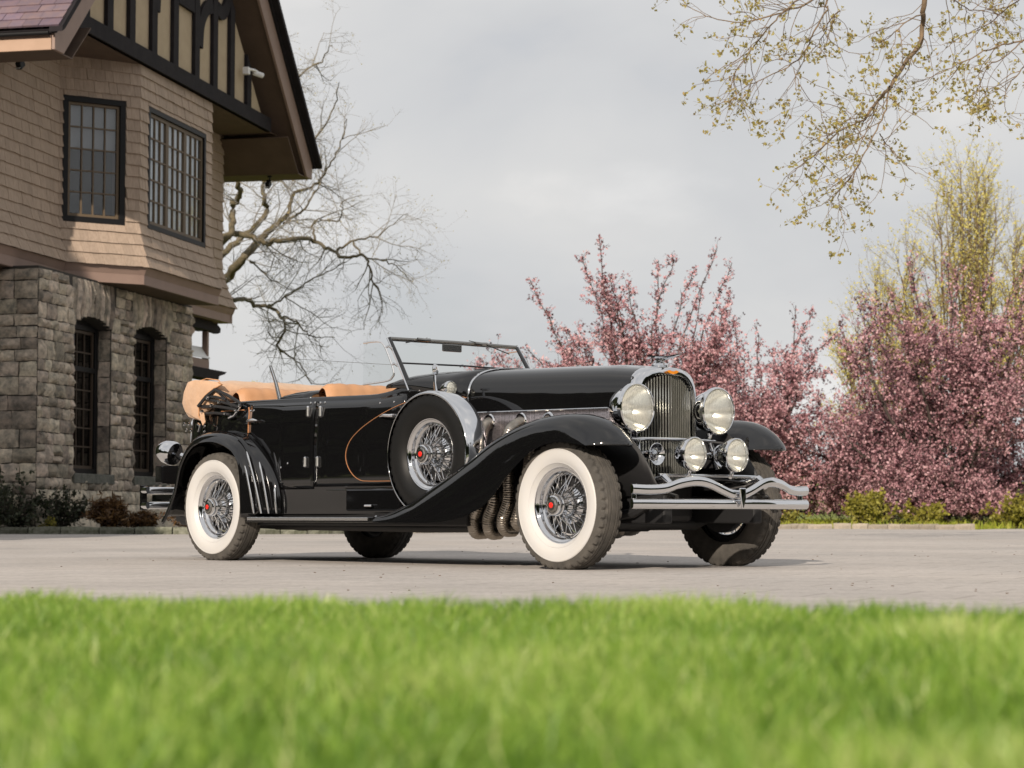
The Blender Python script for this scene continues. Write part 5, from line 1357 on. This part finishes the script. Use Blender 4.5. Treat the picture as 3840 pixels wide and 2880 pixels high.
# ---- radiator ----------------------------------------------------------------
def shell_outline(w, zt, zs, n=14):
    pts = [(-w, .50), (-w, .80), (-w, zs - .10)]
    for k in range(n + 1):
        a = math.pi * k / n; c = math.cos(a); pts.append((-w * (abs(c) ** .62) * (1 if c > 0 else -1), zs - .10 + (zt - zs + .10) * (math.sin(a) ** .60)))
    return pts + [(w, zs - .10), (w, .80), (w, .50)]
rows = []
for (x, w, zt, zs) in ((3.675, .263, 1.246, 1.10), (3.70, .270, 1.250, 1.10), (3.735, .272, 1.248, 1.10), (3.757, .268, 1.238, 1.09), (3.766, .258, 1.220, 1.075), (3.766, .247, 1.200, 1.06), (3.752, .242, 1.192, 1.055), (3.72, .240, 1.19, 1.05)):
    o = shell_outline(w, zt, zs); rows.append([(x + .035 * (1 - (abs(y) / .27)) * (1 if x > 3.74 else 0), y, z_) for y, z_ in o])
RAD = part(MB().grid(rows), 'radiator_shell', 'chrome', angle=50)
part(MB().add([(3.70, -.25, .48), (3.70, .25, .48), (3.70, .25, 1.18), (3.70, -.25, 1.18)], [(0, 1, 2, 3)]), 'radiator_core', 'matte_black', RAD, smooth=False)
mat('slat_metal', (.60, .60, .555), .22, 1.0)
NS = 22
for k in range(NS):
    y = -.232 + .464 * (k + .5) / NS; x = 3.735 + .050 * (1 - abs(y) / .24)
    zt = 1.19 - .115 * (abs(y) / .245) ** 2.6
    a = math.atan2(-.050 if y > 0 else .050, .24)
    m = MB(); hw = .0056
    q = [(-.012, -hw * .3), (.002, -hw), (.008, -hw * .45), (.008, hw * .45), (.002, hw), (-.012, hw * .3)]
    m.prism([(x + c_ * math.cos(a) - d_ * math.sin(a) * .2, y + d_, .52) for c_, d_ in q], (0, 0, zt - .52)); m.obj('grille_slat', 'slat_metal', RAD, smooth=True, angle=30)
part(MB().tube([(3.752, -.244, .79), (3.80, 0, .792), (3.752, .244, .79)], .008, 8), 'grille_bar', 'chrome', RAD)
# winged badge on the shell and the cap ornament
m = MB().prism([(3.806, -.055, 1.215), (3.806, -.03, 1.222), (3.808, -.01, 1.216), (3.808, .01, 1.216), (3.806, .03, 1.222), (3.806, .055, 1.215), (3.806, .03, 1.203), (3.808, .0, 1.197), (3.806, -.03, 1.203)], (.006, 0, 0)); part(m, 'badge', 'orange_enamel', RAD, smooth=False)
part(MB().lathe([(0, .035), (.012, .035), (.02, .028), (.03, .02), (.05, .012), (.055, .0), (.05, -.012)], (3.70, 0, 1.256), (0, 0, 1), 24), 'radiator_cap', 'chrome', RAD)
m = MB(); 
for s in (-1, 1):
    m.prism([(3.86, 0, 1.316), (3.79, s * .016, 1.306), (3.66, s * .075, 1.314), (3.70, s * .040, 1.300), (3.67, s * .012, 1.290), (3.67, 0, 1.290)], (0, 0, .006))
m.tube([(3.66, 0, 1.28), (3.74, 0, 1.294), (3.88, 0, 1.314)], [.012, .010, .002], 8); part(m, 'mascot', 'chrome', RAD, smooth=False)

# ---- lamps -------------------------------------------------------------------
def lamp(name, c, r, depth, aim=(1, 0, 0), big=True):
    c = Vector(c); k = r / .148
    body = MB().lathe([(0, -depth), (r * .25, -depth * .97), (r * .55, -depth * .82), (r * .80, -depth * .55), (r * .93, -depth * .25), (r * .985, 0), (r * 1.0, .004)], c, aim, 48).obj(name, 'chrome', CAR)
    MB().lathe([(r * 1.0, -.014), (r * 1.045, -.010), (r * 1.055, .004), (r * 1.035, .016), (r * .985, .020), (r * .955, .014), (r * .95, .004)], c, aim, 48).obj('lamp_rim', 'chrome', body)
    MB().lathe([(.006, -depth * .78)] + [(r * .95 * t, -depth * .78 * (1 - t ** 2)) for t in (.15, .3, .45, .6, .75, .9, 1.0)], c, aim, 48).obj('reflector', 'reflector', body)
    MB().lathe([(0, -depth * .35), (.012 * k, -depth * .36), (.016 * k, -depth * .42), (.010 * k, -depth * .6), (.008 * k, -depth * .78)], c, aim, 12).obj('bulb', 'white_plastic', body)
    MB().lathe([(r * .955, .008), (r * .8, .016), (r * .6, .022), (r * .3, .026), (.0001, .027)], c, aim, 48).obj('lens', 'lamp_lens', body)
    return body
for s in (-1, 1):
    b = lamp('headlight', (3.845, s * .363, .977), .145, .20)
    part(MB().tube([(3.78, s * .363, .84), (3.78, s * .363, .79), (3.79, s * .38, .74), (3.80, s * .42, .62)], [.022, .018, .02, .03], 12), 'headlight_post', 'chrome')
    b = lamp('fog_light', (4.155, s * .188, .692), .100, .13)
    part(MB().tube([(4.12, s * .188, .60), (4.12, s * .19, .57), (4.10, s * .19, .555)], [.016, .014, .02], 10), 'fog_light_post', 'chrome')
    # trumpet horns
    part(MB().lathe([(.014, -.30), (.016, -.16), (.022, -.08), (.034, -.03), (.052, 0), (.066, .015), (.069, .017), (.066, .019), (.05, .008), (.03, -.03), (.012, -.1)], (3.93, s * .285, .694), (1, 0, 0), 32), 'horn', 'chrome')
part(MB().tube([(3.80, -.46, .785), (3.86, -.25, .79), (3.88, 0, .79), (3.86, .25, .79), (3.80, .46, .785)], .011, 10), 'lamp_bar', 'chrome')
part(MB().tube([(4.10, -.43, .562), (4.10, .43, .562)], .012, 10), 'fog_light_bar', 'chrome')
for s in (-1, 1):
    part(MB().tube([(3.9, s * .40, .50), (4.05, s * .41, .52), (4.14, s * .42, .545), (4.20, s * .42, .50)], [.03, .032, .028, .02], 12), 'dumb_iron', 'chrome' )
    part(MB().tube([(4.05, s * .40, .47), (4.22, s * .40, .43)], .018, 8), 'bumper_bracket', 'nickel_dark')

# ---- bumpers -----------------------------------------------------------------
def bar(path, h, d, name, n=60):
    p = smooth_path(path, n); rows = []
    for i in range(n):
        t = p[min(i + 1, n - 1)] - p[max(i - 1, 0)]; t[2] = 0; t /= np.linalg.norm(t); nn = np.array([t[1], -t[0], 0])
        if nn[0] < 0: nn = -nn
        rows.append([p[i] + nn * dd + np.array([0, 0, hh]) for dd, hh in [(d * (.25 + .85 * math.cos(R(a_)) ** .8), h * .5 * math.sin(R(a_))) for a_ in (82, 62, 44, 26, 8, -10, -28, -48, -80)] + [(-d * .2, -h * .34), (-d * .2, h * .34)]])
    m = MB().grid(rows, False, True); m.f.append(tuple(range(11))); m.f.append(tuple(range((n - 1) * 11, n * 11))[::-1]); return part(m, name, 'chrome', angle=60)
bx0 = lambda y: 4.335 - .125 * (abs(y) / .77) ** 1.7
up = [(-.775, .478), (-.66, .474), (-.55, .482), (-.45, .512), (-.34, .527), (-.24, .515), (-.14, .478), (-.06, .452), (0, .447)]
up = up + [(-y, z_) for y, z_ in up[-2::-1]]
bar([(bx0(y), y, z_) for y, z_ in up], .060, .026, 'front_bumper_bar')
bar([(bx0(y), y, .392) for y in np.linspace(-.775, .775, 17)], .060, .026, 'front_bumper_bar')
part(MB().prism([(4.372, -.028, .488), (4.372, .028, .488), (4.376, .022, .42), (4.372, .006, .362), (4.372, -.006, .362), (4.376, -.022, .42)], (.014, 0, 0)), 'bumper_clamp', 'chrome', smooth=False, bevel=.006)
for s in (-1, 1): part(MB().tube([(bx0(.74) - .02, s * .74, .36), (bx0(.74) - .02, s * .74, .51)], .016, 12), 'bumper_bolt', 'chrome')
for z_ in (.515, .400):
    bar([(-.95, -.74, z_), (-1.10, -.70, z_), (-1.18, -.55, z_), (-1.21, -.3, z_), (-1.21, .3, z_), (-1.18, .55, z_), (-1.10, .70, z_)], .056, -.022, 'rear_bumper_bar', 50)
part(MB().box((-1.0, -.55, .457), (.36, .03, .05)), 'bumper_bracket', 'paint_black', smooth=False)
part(MB().box((-1.06, -.72, .458), (.03, .05, .19)), 'bumper_clamp', 'paint_black', smooth=False, bevel=.006)

# ---- running boards and trim ---------------------------------------------------
for s in (-1, 1):
    part(MB().box((1.22, s * .745, .297), (1.42, .25, .036)), 'running_board', 'paint_black', smooth=False, bevel=.006)
    part(MB().box((1.20, s * .8735, .3005), (1.36, .006, .020)), 'running_board_trim', 'chrome_soft', smooth=False, bevel=.002)
    part(MB().box((1.20, s * .8725, .279), (1.38, .003, .004)), 'running_board_trim', 'nickel_dark', smooth=False)
    for k in range(4): part(MB().lathe([(0, .008), (.010, .006), (.012, 0)], (1.88 + .05 * k, s * .80, .316), (0, 0, 1), 12), 'trim_stud', 'chrome')
    part(MB().box((1.35, s * .63, .30), (2.6, .10, .09)), 'valance', 'matte_black', smooth=False, bevel=.01)
def on_side(pts, proud, n): return [(p[0], side_y(p[0], p[2], proud), p[2]) for p in smooth_path([(x, 0, z_) for x, z_ in pts], n)]
# doors
def door(x0, x1, z0, z1, cut=None):
    rows = []
    for x in np.linspace(x0, x1, 22):
        zt = min(z1, interp(BELT, x) - .035); zb = z0 if cut is None else max(z0, cut(x))
        rows.append([(x, side_y(x, z_, .0045), z_) for z_ in np.linspace(zb, zt, 12)])
    return part(MB().grid(rows), 'door', 'paint_black', solid=.005, angle=60)
def rear_cut(x): return interp([(.29, .92), (.43, .84), (.56, .73), (.645, .62), (.692, .50), (.71, .40)], x)
d1 = door(.285, 1.072, .505, 1.13, rear_cut); d2 = door(1.085, 1.98, .52, 1.13)
for (x, z_, d) in ((1.003, 1.042, d1), (1.146, 1.037, d2), (.995, .691, d1), (1.135, .691, d2)):
    m = MB().tube([(x, side_y(x, z_, .012), z_ - .038), (x, side_y(x, z_, .014), z_ - .03), (x, side_y(x, z_, .014), z_ + .03), (x, side_y(x, z_, .012), z_ + .038)], [.006, .0155, .0155, .006], 12); m.obj('hinge', 'chrome_soft', d)
for (x, z_, d, dr) in ((.305, 1.000, d1, 1), (1.90, .985, d2, -1)):
    m = MB().tube([(x, side_y(x, z_, .004), z_), (x, side_y(x, z_, .038), z_), (x + dr * .02, side_y(x, z_, .046), z_), (x + dr * .08, side_y(x, z_, .046), z_ + .004), (x + dr * .125, side_y(x, z_, .042), z_ - .002)], [.013, .012, .010, .011, .004], 10); m.obj('door_handle', 'chrome_soft', d)
for (x, z_) in ((1.012, 1.103), (1.062, 1.103), (1.125, 1.10), (1.175, 1.10), (.285, 1.075), (.33, 1.075), (1.745, 1.075), (1.875, 1.078), (.31, .86), (.78, .688), (.70, .66)):
    part(MB().lathe([(0, .008), (.006, .006), (.008, 0)], (x, side_y(x, z_, .004), z_), (0, -1, 0), 10), 'snap_fastener', 'chrome_soft')
# tan coach line
SWP = [(2.43, 1.088), (2.33, 1.118), (2.24, 1.118), (2.083, 1.098), (1.925, 1.055), (1.763, .996), (1.60, .917), (1.484, .836), (1.434, .748), (1.445, .672), (1.502, .602), (1.58, .562), (1.68, .553), (2.0, .552)]
part(MB().tube(on_side(SWP, .008, 90), .0042, 6, flat=(.6, 1)), 'coach_line', 'stripe_tan')
part(MB().tube(on_side([(.258, 1.10), (.272, 1.06), (.276, .97), (.278, .915)], .006, 14), .005, 6), 'coach_line', 'stripe_tan')
part(MB().tube(on_side([(-.12, 1.085), (.03, 1.085), (.20, 1.083)], .006, 10), .0045, 6), 'coach_line', 'stripe_tan')
# tool box lid above the running board
part(MB().box((1.73, -.703, .428), (.57, .03, .145)), 'tool_box', 'paint_black', smooth=False, bevel=.01)
part(MB().tube([(1.44, -.715, .507), (2.02, -.69, .507)], .0035, 6), 'tool_box_trim', 'chrome')
part(MB().tube([(.74, -.700, .498), (1.42, -.704, .497)], .003, 6), 'sill_trim', 'chrome')
part(MB().tube([(1.68, -.722, .385), (1.685, -.74, .388), (1.76, -.742, .388)], .009, 8), 'tool_box_handle', 'chrome')

# ---- windscreen --------------------------------------------------------------
WT, WBm = (1.735, 1.515), (1.995, 1.150)
def ws(y, f): return (WT[0] + (WBm[0] - WT[0]) * f, y, WT[1] + (WBm[1] - WT[1]) * f)
for s in (-1, 1):
    part(MB().tube([ws(s * .575, -.01), ws(s * .582, .5), ws(s * .60, 1.03)], [.011, .013, .017], 10, flat=(.75, 1.25)), 'windscreen_post', 'paint_black')
    part(MB().tube([tuple(np.array(ws(s * .590, -.005)) + np.array([.0, s * .006, 0])), tuple(np.array(ws(s * .60, .5)) + np.array([0, s * .006, 0])), tuple(np.array(ws(s * .617, 1.0)) + np.array([0, s * .006, 0]))], .006, 8), 'post_trim', 'chrome')
part(MB().tube([ws(-.575, .01), ws(0, .0), ws(.575, .01)], .011, 10, flat=(1.3, .8)), 'windscreen_rail', 'nickel_dark')
part(MB().tube([ws(-.585, .475), ws(0, .455), ws(.585, .475)], .006, 8), 'windscreen_rail', 'paint_black')
part(MB().grid([[ws(y, f) for y in np.linspace(-.57, .57, 7)] for f in (.02, .47)]), 'windscreen_glass', 'glass_clear', smooth=False)
part(MB().grid([[ws(y, f) for y in np.linspace(-.58, .58, 7)] for f in (.48, .80)]), 'windscreen_glass', 'glass_clear', smooth=False)
for y0, dy_ in ((-.30, -.16), (.22, .24)):
    p = np.array(ws(y0, .0)); m = MB().tube([p + np.array([.02, -.05, .004]), p + np.array([.035, 0, .0]), p + np.array([.02, .06, .004])], .013, 8)
    o = part(m, 'wiper_motor', 'nickel_dark')
    q = np.array(ws(y0 + dy_, .16 if dy_ > 0 else .07)); part(MB().tube([p + np.array([.03, 0, 0.01]), q + np.array([.012, 0, 0])], .004, 6), 'wiper_blade', 'matte_black')
    q = np.array(ws(y0 - dy_ * .35, -.06)); part(MB().tube([p + np.array([.03, 0, 0.005]), q + np.array([.012, 0, 0])], .003, 6), 'wiper_arm', 'nickel_dark')
part(MB().box(tuple(np.array(ws(-.02, .10)) + np.array([-.03, 0, 0])), (.02, .17, .055)), 'rear_view_mirror', 'nickel_dark', smooth=False, bevel=.008)
# side wings
for s in (-1, 1):
    fr = [(1.56, s * .66, 1.490), (1.70, s * .652, 1.492), (1.755, s * .645, 1.470), (1.80, s * .64, 1.40), (1.855, s * .637, 1.285), (1.845, s * .64, 1.245), (1.79, s * .646, 1.222), (1.56, s * .66, 1.208)]
    pp = smooth_path(fr, 50); part(MB().tube(pp, .007, 8), 'wing_frame', 'chrome_soft')
    g_ = MB(); top_ = [p for p in fr]; g_.add([(1.552, s * .66, 1.210)] + [tuple(p) for p in pp] , [tuple(range(51))]); part(g_, 'wing_glass', 'glass_clear', smooth=False)
    for (a, b) in (((1.775, 1.445), (1.80, 1.44)), ((1.835, 1.325), (1.875, 1.33))):
        part(MB().tube([(a[0], s * .643, a[1]), (a[0] + .015, s * .63, a[1] + .012), (a[0] + .03, s * .61, a[1] - .006)], .008, 8), 'wing_bracket', 'chrome')
# rear screen: frameless glass on two stub posts
part(MB().grid([[(x, y, z_) for y in np.linspace(-.62, .62, 5)] for x, z_ in ((.405, 1.455), (.545, 1.18))]), 'rear_screen_glass', 'glass_clear', smooth=False)
part(MB().tube([(.404, -.62, 1.456), (.404, .62, 1.456)], .0016, 5), 'glass_edge', 'nickel_dark')
for s in (-1, 1):
    part(MB().tube([(.435, s * .62, 1.392), (.50, s * .62, 1.27), (.555, s * .625, 1.15)], [.011, .013, .016], 8), 'rear_screen_post', 'nickel_dark')
    part(MB().tube([(.452, s * .632, 1.385), (.515, s * .632, 1.268), (.572, s * .637, 1.15)], .005, 6), 'rear_screen_post', 'chrome')
# mirror and parking lamp beside the spare
part(MB().lathe([(0, -.02), (.03, -.018), (.036, -.006), (.038, 0), (.034, .004), (0, .006)], (2.405, -.745, 1.262), (-.8, -.5, .0), 24), 'side_mirror', 'chrome')
part(MB().tube([(2.405, -.745, 1.235), (2.41, -.745, 1.18), (2.42, -.745, 1.118)], [.008, .009, .012], 8), 'mirror_stalk', 'chrome')
lamp('cowl_light', (2.385, -.600, 1.150), .044, .085)
part(MB().tube([(2.33, -.60, 1.11), (2.33, -.575, 1.07)], .014, 8), 'cowl_light_post', 'chrome')
# steering wheel
m = MB().lathe([(.205 + .013 * math.cos(a), .013 * math.sin(a)) for a in np.linspace(0, 2 * math.pi, 9)[:-1]], (1.55, .33, 1.19), (-.75, 0, .66), 40, True); part(m, 'steering_wheel', 'matte_black')
# ---- seats, tonneau cowl ------------------------------------------------------
def cushion(name, x0, z0, x1, z1, w, th, mt, n=9):
    """seat back: leaning slab with rolled top, pleats across"""
    rows = []; d = np.array([x1 - x0, 0, z1 - z0]); d = d / np.linalg.norm(d); nn = np.array([d[2], 0, -d[0]])
    for y in np.linspace(-w, w, 45):
        e_ = 1 - max(0, (abs(y) - w + .09) / .09) ** 2 * .5; pl_ = .006 * abs(math.sin(y * 26))
        row = []
        for k in range(17):
            a = math.pi * k / 16; row.append(np.array([x1, y, z1 - th * .5 * 1]) + (nn * math.cos(a) + d * math.sin(a)) * (th * .5 * e_ + (pl_ if k < 8 else 0)))
        lo0 = np.array([x0, y, z0]) + nn * (th * .5 * e_); lo1 = np.array([x0, y, z0]) - nn * (th * .5 * e_)
        rows.append([lo0] + row + [lo1])
    return part(MB().grid(rows), name, mt, angle=60)
cushion('front_seat', 1.16, .70, .985, 1.245, .575, .15, 'leather_tan')
cushion('rear_seat', .10, .70, -.06, 1.262, .575, .17, 'leather_tan')
rows = []
for (x, zt) in ((.50, 1.165), (.56, 1.205), (.66, 1.222), (.80, 1.225), (.92, 1.205)):
    rows.append([(x, -.62 * math.cos(math.pi * k / 20), 1.128 + (zt - 1.128) * math.sin(math.pi * k / 20) ** .5) for k in range(21)])
part(MB().grid(rows), 'tonneau_cowl', 'paint_black', solid=.006, angle=70)
part(MB().box((.2, -.60, .95), (1.1, .02, .36)), 'door_trim', 'leather_tan', smooth=False)
part(MB().box((1.45, .60, 1.0), (.7, .02, .25)), 'door_trim', 'leather_tan', smooth=False)
# ---- folded top ---------------------------------------------------------------
rows = []; hr = np.random.default_rng(3)
for i, y in enumerate(np.linspace(-.66, .66, 56)):
    e_ = 1 - max(0, (abs(y) - .60) / .06) ** 2 * .12; droop = .05 * (abs(y) / .66) ** 3
    wv = lambda q: .003 * math.sin(y * 15 + q) + .002 * math.sin(y * 31 + q * 2)
    row = [(x_ + .33, z_ - .018) for x_, z_ in ((-.52, 1.19), (-.47, 1.245), (-.50, 1.300), (-.58, 1.338), (-.70, 1.352), (-.80, 1.346), (-.88, 1.318), (-.925, 1.260), (-.945, 1.190), (-.935, 1.120), (-.90, 1.075), (-.80, 1.06))]
    cx_, cz_ = -.40, 1.19
    rows.append([(cx_ + (x - cx_) * e_ + wv(k), y, cz_ + (z_ - cz_) * e_ - droop * .3 + wv(k * 1.7)) for k, (x, z_) in enumerate(row)])
m = MB().grid(rows, False, True); m.f.append(tuple(range(12))); m.f.append(tuple(range(55 * 12, 56 * 12))[::-1]); TOP = part(m, 'folded_top', 'canvas_tan', angle=80)
# cover flap hanging over the near end
for s in (-1, 1):
    fl = [(-.622, 1.165), (-.592, 1.249), (-.560, 1.322), (-.459, 1.332), (-.298, 1.320), (-.140, 1.300), (-.090, 1.282), (-.198, 1.255), (-.277, 1.224), (-.350, 1.182), (-.386, 1.127), (-.388, 1.059), (-.313, 1.000), (-.373, 1.018), (-.454, 1.050), (-.577, 1.094), (-.612, 1.130)]
    m = MB(); n_ = len(fl); rows = []
    for (off, sc) in ((.0, 1.0), (.014, .985), (.018, .95)):
        cx_, cz_ = -.45, 1.19
        rows.append([(cx_ + (x - cx_) * sc, s * (.655 + off + .007 * math.sin(k * 2.3)), cz_ + (z_ - cz_) * sc) for k, (x, z_) in enumerate(fl)])
    m.grid(rows, False, True); m.f.append(tuple(range(2 * n_, 3 * n_))); m.obj('cover_flap', 'canvas_tan', TOP, angle=50)
    MB().tube([(x, s * .676, z_) for x, z_ in fl[5:13]], .005, 6).obj('piping', 'leather_tan', TOP)
    MB().tube([(-.60, s * .60, 1.18), (-.545, s * .60, 1.322), (-.40, s * .60, 1.342), (-.24, s * .60, 1.322), (-.165, s * .60, 1.25)], .004, 6).obj('seam', 'leather_tan', TOP)
    part(MB().prism([(-.345, s * .69, 1.091), (-.295, s * .69, 1.089), (-.272, s * .69, 1.009), (-.300, s * .69, .985), (-.328, s * .69, 1.03)], (0, s * .012, 0)), 'cover_strap', 'canvas_tan', TOP, smooth=False, bevel=.004)
# top irons on the side
for s in (-1, 1):
    for a, b, r in (((-.19, 1.250), (.20, 1.125), .013), ((-.30, 1.18), (.16, 1.105), .011), ((-.36, 1.13), (.12, 1.09), .012), ((-.37, 1.075), (.05, 1.055), .010), ((-.18, 1.250), (-.36, 1.13), .013), ((-.30, 1.20), (.0, 1.165), .010), ((-.12, 1.21), (.08, 1.11), .008)):
        part(MB().tube([(a[0], s * .672, a[1]), ((a[0] + b[0]) / 2, s * .69, (a[1] + b[1]) / 2 + .01), (b[0], s * .70, b[1])], r, 8), 'top_iron', 'matte_black', TOP)
    for (x, z_) in ((.18, 1.115), (.13, 1.085), (.0, 1.065), (-.18, 1.13), (-.23, 1.185), (-.08, 1.15), (-.30, 1.09)):
        part(MB().lathe([(0, .02), (.010, .018), (.013, 0)], (x, s * .70, z_), (0, s, 0), 12), 'iron_bolt', 'chrome', TOP)
    part(MB().tube([(.185, s * .70, 1.12), (.17, s * .712, 1.085), (.12, s * .712, 1.045), (.05, s * .71, 1.03)], .009, 8), 'iron_bracket', 'chrome', TOP)
    part(MB().tube([(-.36, s * .70, 1.0), (-.31, s * .715, .985), (-.33, s * .715, .94)], .010, 8), 'iron_bracket', 'chrome', TOP)
# ---- tail --------------------------------------------------------------------
part(MB().lathe([(0, -.13), (.03, -.125), (.065, -.09), (.088, -.04), (.092, 0), (.092, .03), (.085, .05), (.0, .055)], (-.88, -.60, .80), (.9, .25, -.25), 36), 'tail_lamp', 'chrome')
part(MB().tube([(-.80, -.56, .78), (-.72, -.50, .74)], .02, 8), 'tail_lamp_bracket', 'chrome')
part(MB().box((-.84, -.62, .63), (.10, .22, .14)), 'rear_lamp_box', 'paint_black', smooth=False, bevel=.012)
rows = []
for x in np.linspace(-.925, -.30, 14):
    w_ = half_w(x) - .03; rows.append([(x, w_ * q, interp(BELT, x) - .006 + .045 * (1 - q * q)) for q in np.linspace(-1, 1, 15)])
part(MB().grid(rows), 'rear_deck', 'paint_black', solid=.004)
for k in range(4): part(MB().lathe([(0, .01), (.011, .008), (.014, 0)], (-.60 + .03 * k, -.66, 1.005 - .045 * (k % 2)), (0, -1, 0), 10), 'snap_fastener', 'chrome')
# ---- chassis -----------------------------------------------------------------
for s in (-1, 1):
    part(MB().box((1.55, s * .40, .36), (5.2, .07, .17)), 'frame_rail', 'matte_black', smooth=False, bevel=.01)
    part(MB().tube([(WB - .55, s * .40, .40), (WB - .3, s * .46, .33), (WB, s * .48, .30), (WB + .3, s * .46, .34), (WB + .5, s * .41, .44)], .03, 8), 'leaf_spring', 'matte_black')
    part(MB().tube([(-.7, s * .45, .40), (-.3, s * .46, .32), (0, s * .47, .29), (.3, s * .46, .32), (.6, s * .45, .38)], .03, 8), 'leaf_spring', 'matte_black')
part(MB().box((1.7, 0, .27), (3.1, .78, .10)), 'undertray', 'matte_black', smooth=False, bevel=.02)
part(MB().tube([(WB, -.65, .36), (WB, -.4, .27), (WB, .4, .27), (WB, .65, .36)], .038, 10), 'front_axle', 'matte_black')
part(MB().tube([(0, -.66, .385), (0, .66, .385)], .05, 12), 'rear_axle', 'matte_black')
part(MB().lathe([(0, -.17), (.09, -.14), (.15, -.05), (.15, .05), (.09, .14), (0, .17)], (0, 0, .36), (1, 0, 0), 24), 'differential', 'matte_black')
part(MB().box((3.2, 0, .45), (1.0, .62, .34)), 'engine', 'matte_black', smooth=False, bevel=.04)
part(MB().box((-.45, 0, .50), (.7, .85, .26)), 'fuel_tank', 'matte_black', smooth=False, bevel=.06)
part(MB().tube([(2.6, -.50, .245), (2.0, -.48, .24), (.5, -.42, .25), (-1.0, -.40, .28)], .030, 10), 'tail_pipe', 'matte_black')
m = MB(); rows = []
for x in np.linspace(3.66, 4.12, 8): rows.append([(x, y, .50 + .02 * math.cos(y * 4) + (x - 3.66) * .05) for y in np.linspace(-.42, .42, 7)])
part(m.grid(rows), 'front_apron', 'paint_black', solid=.005)
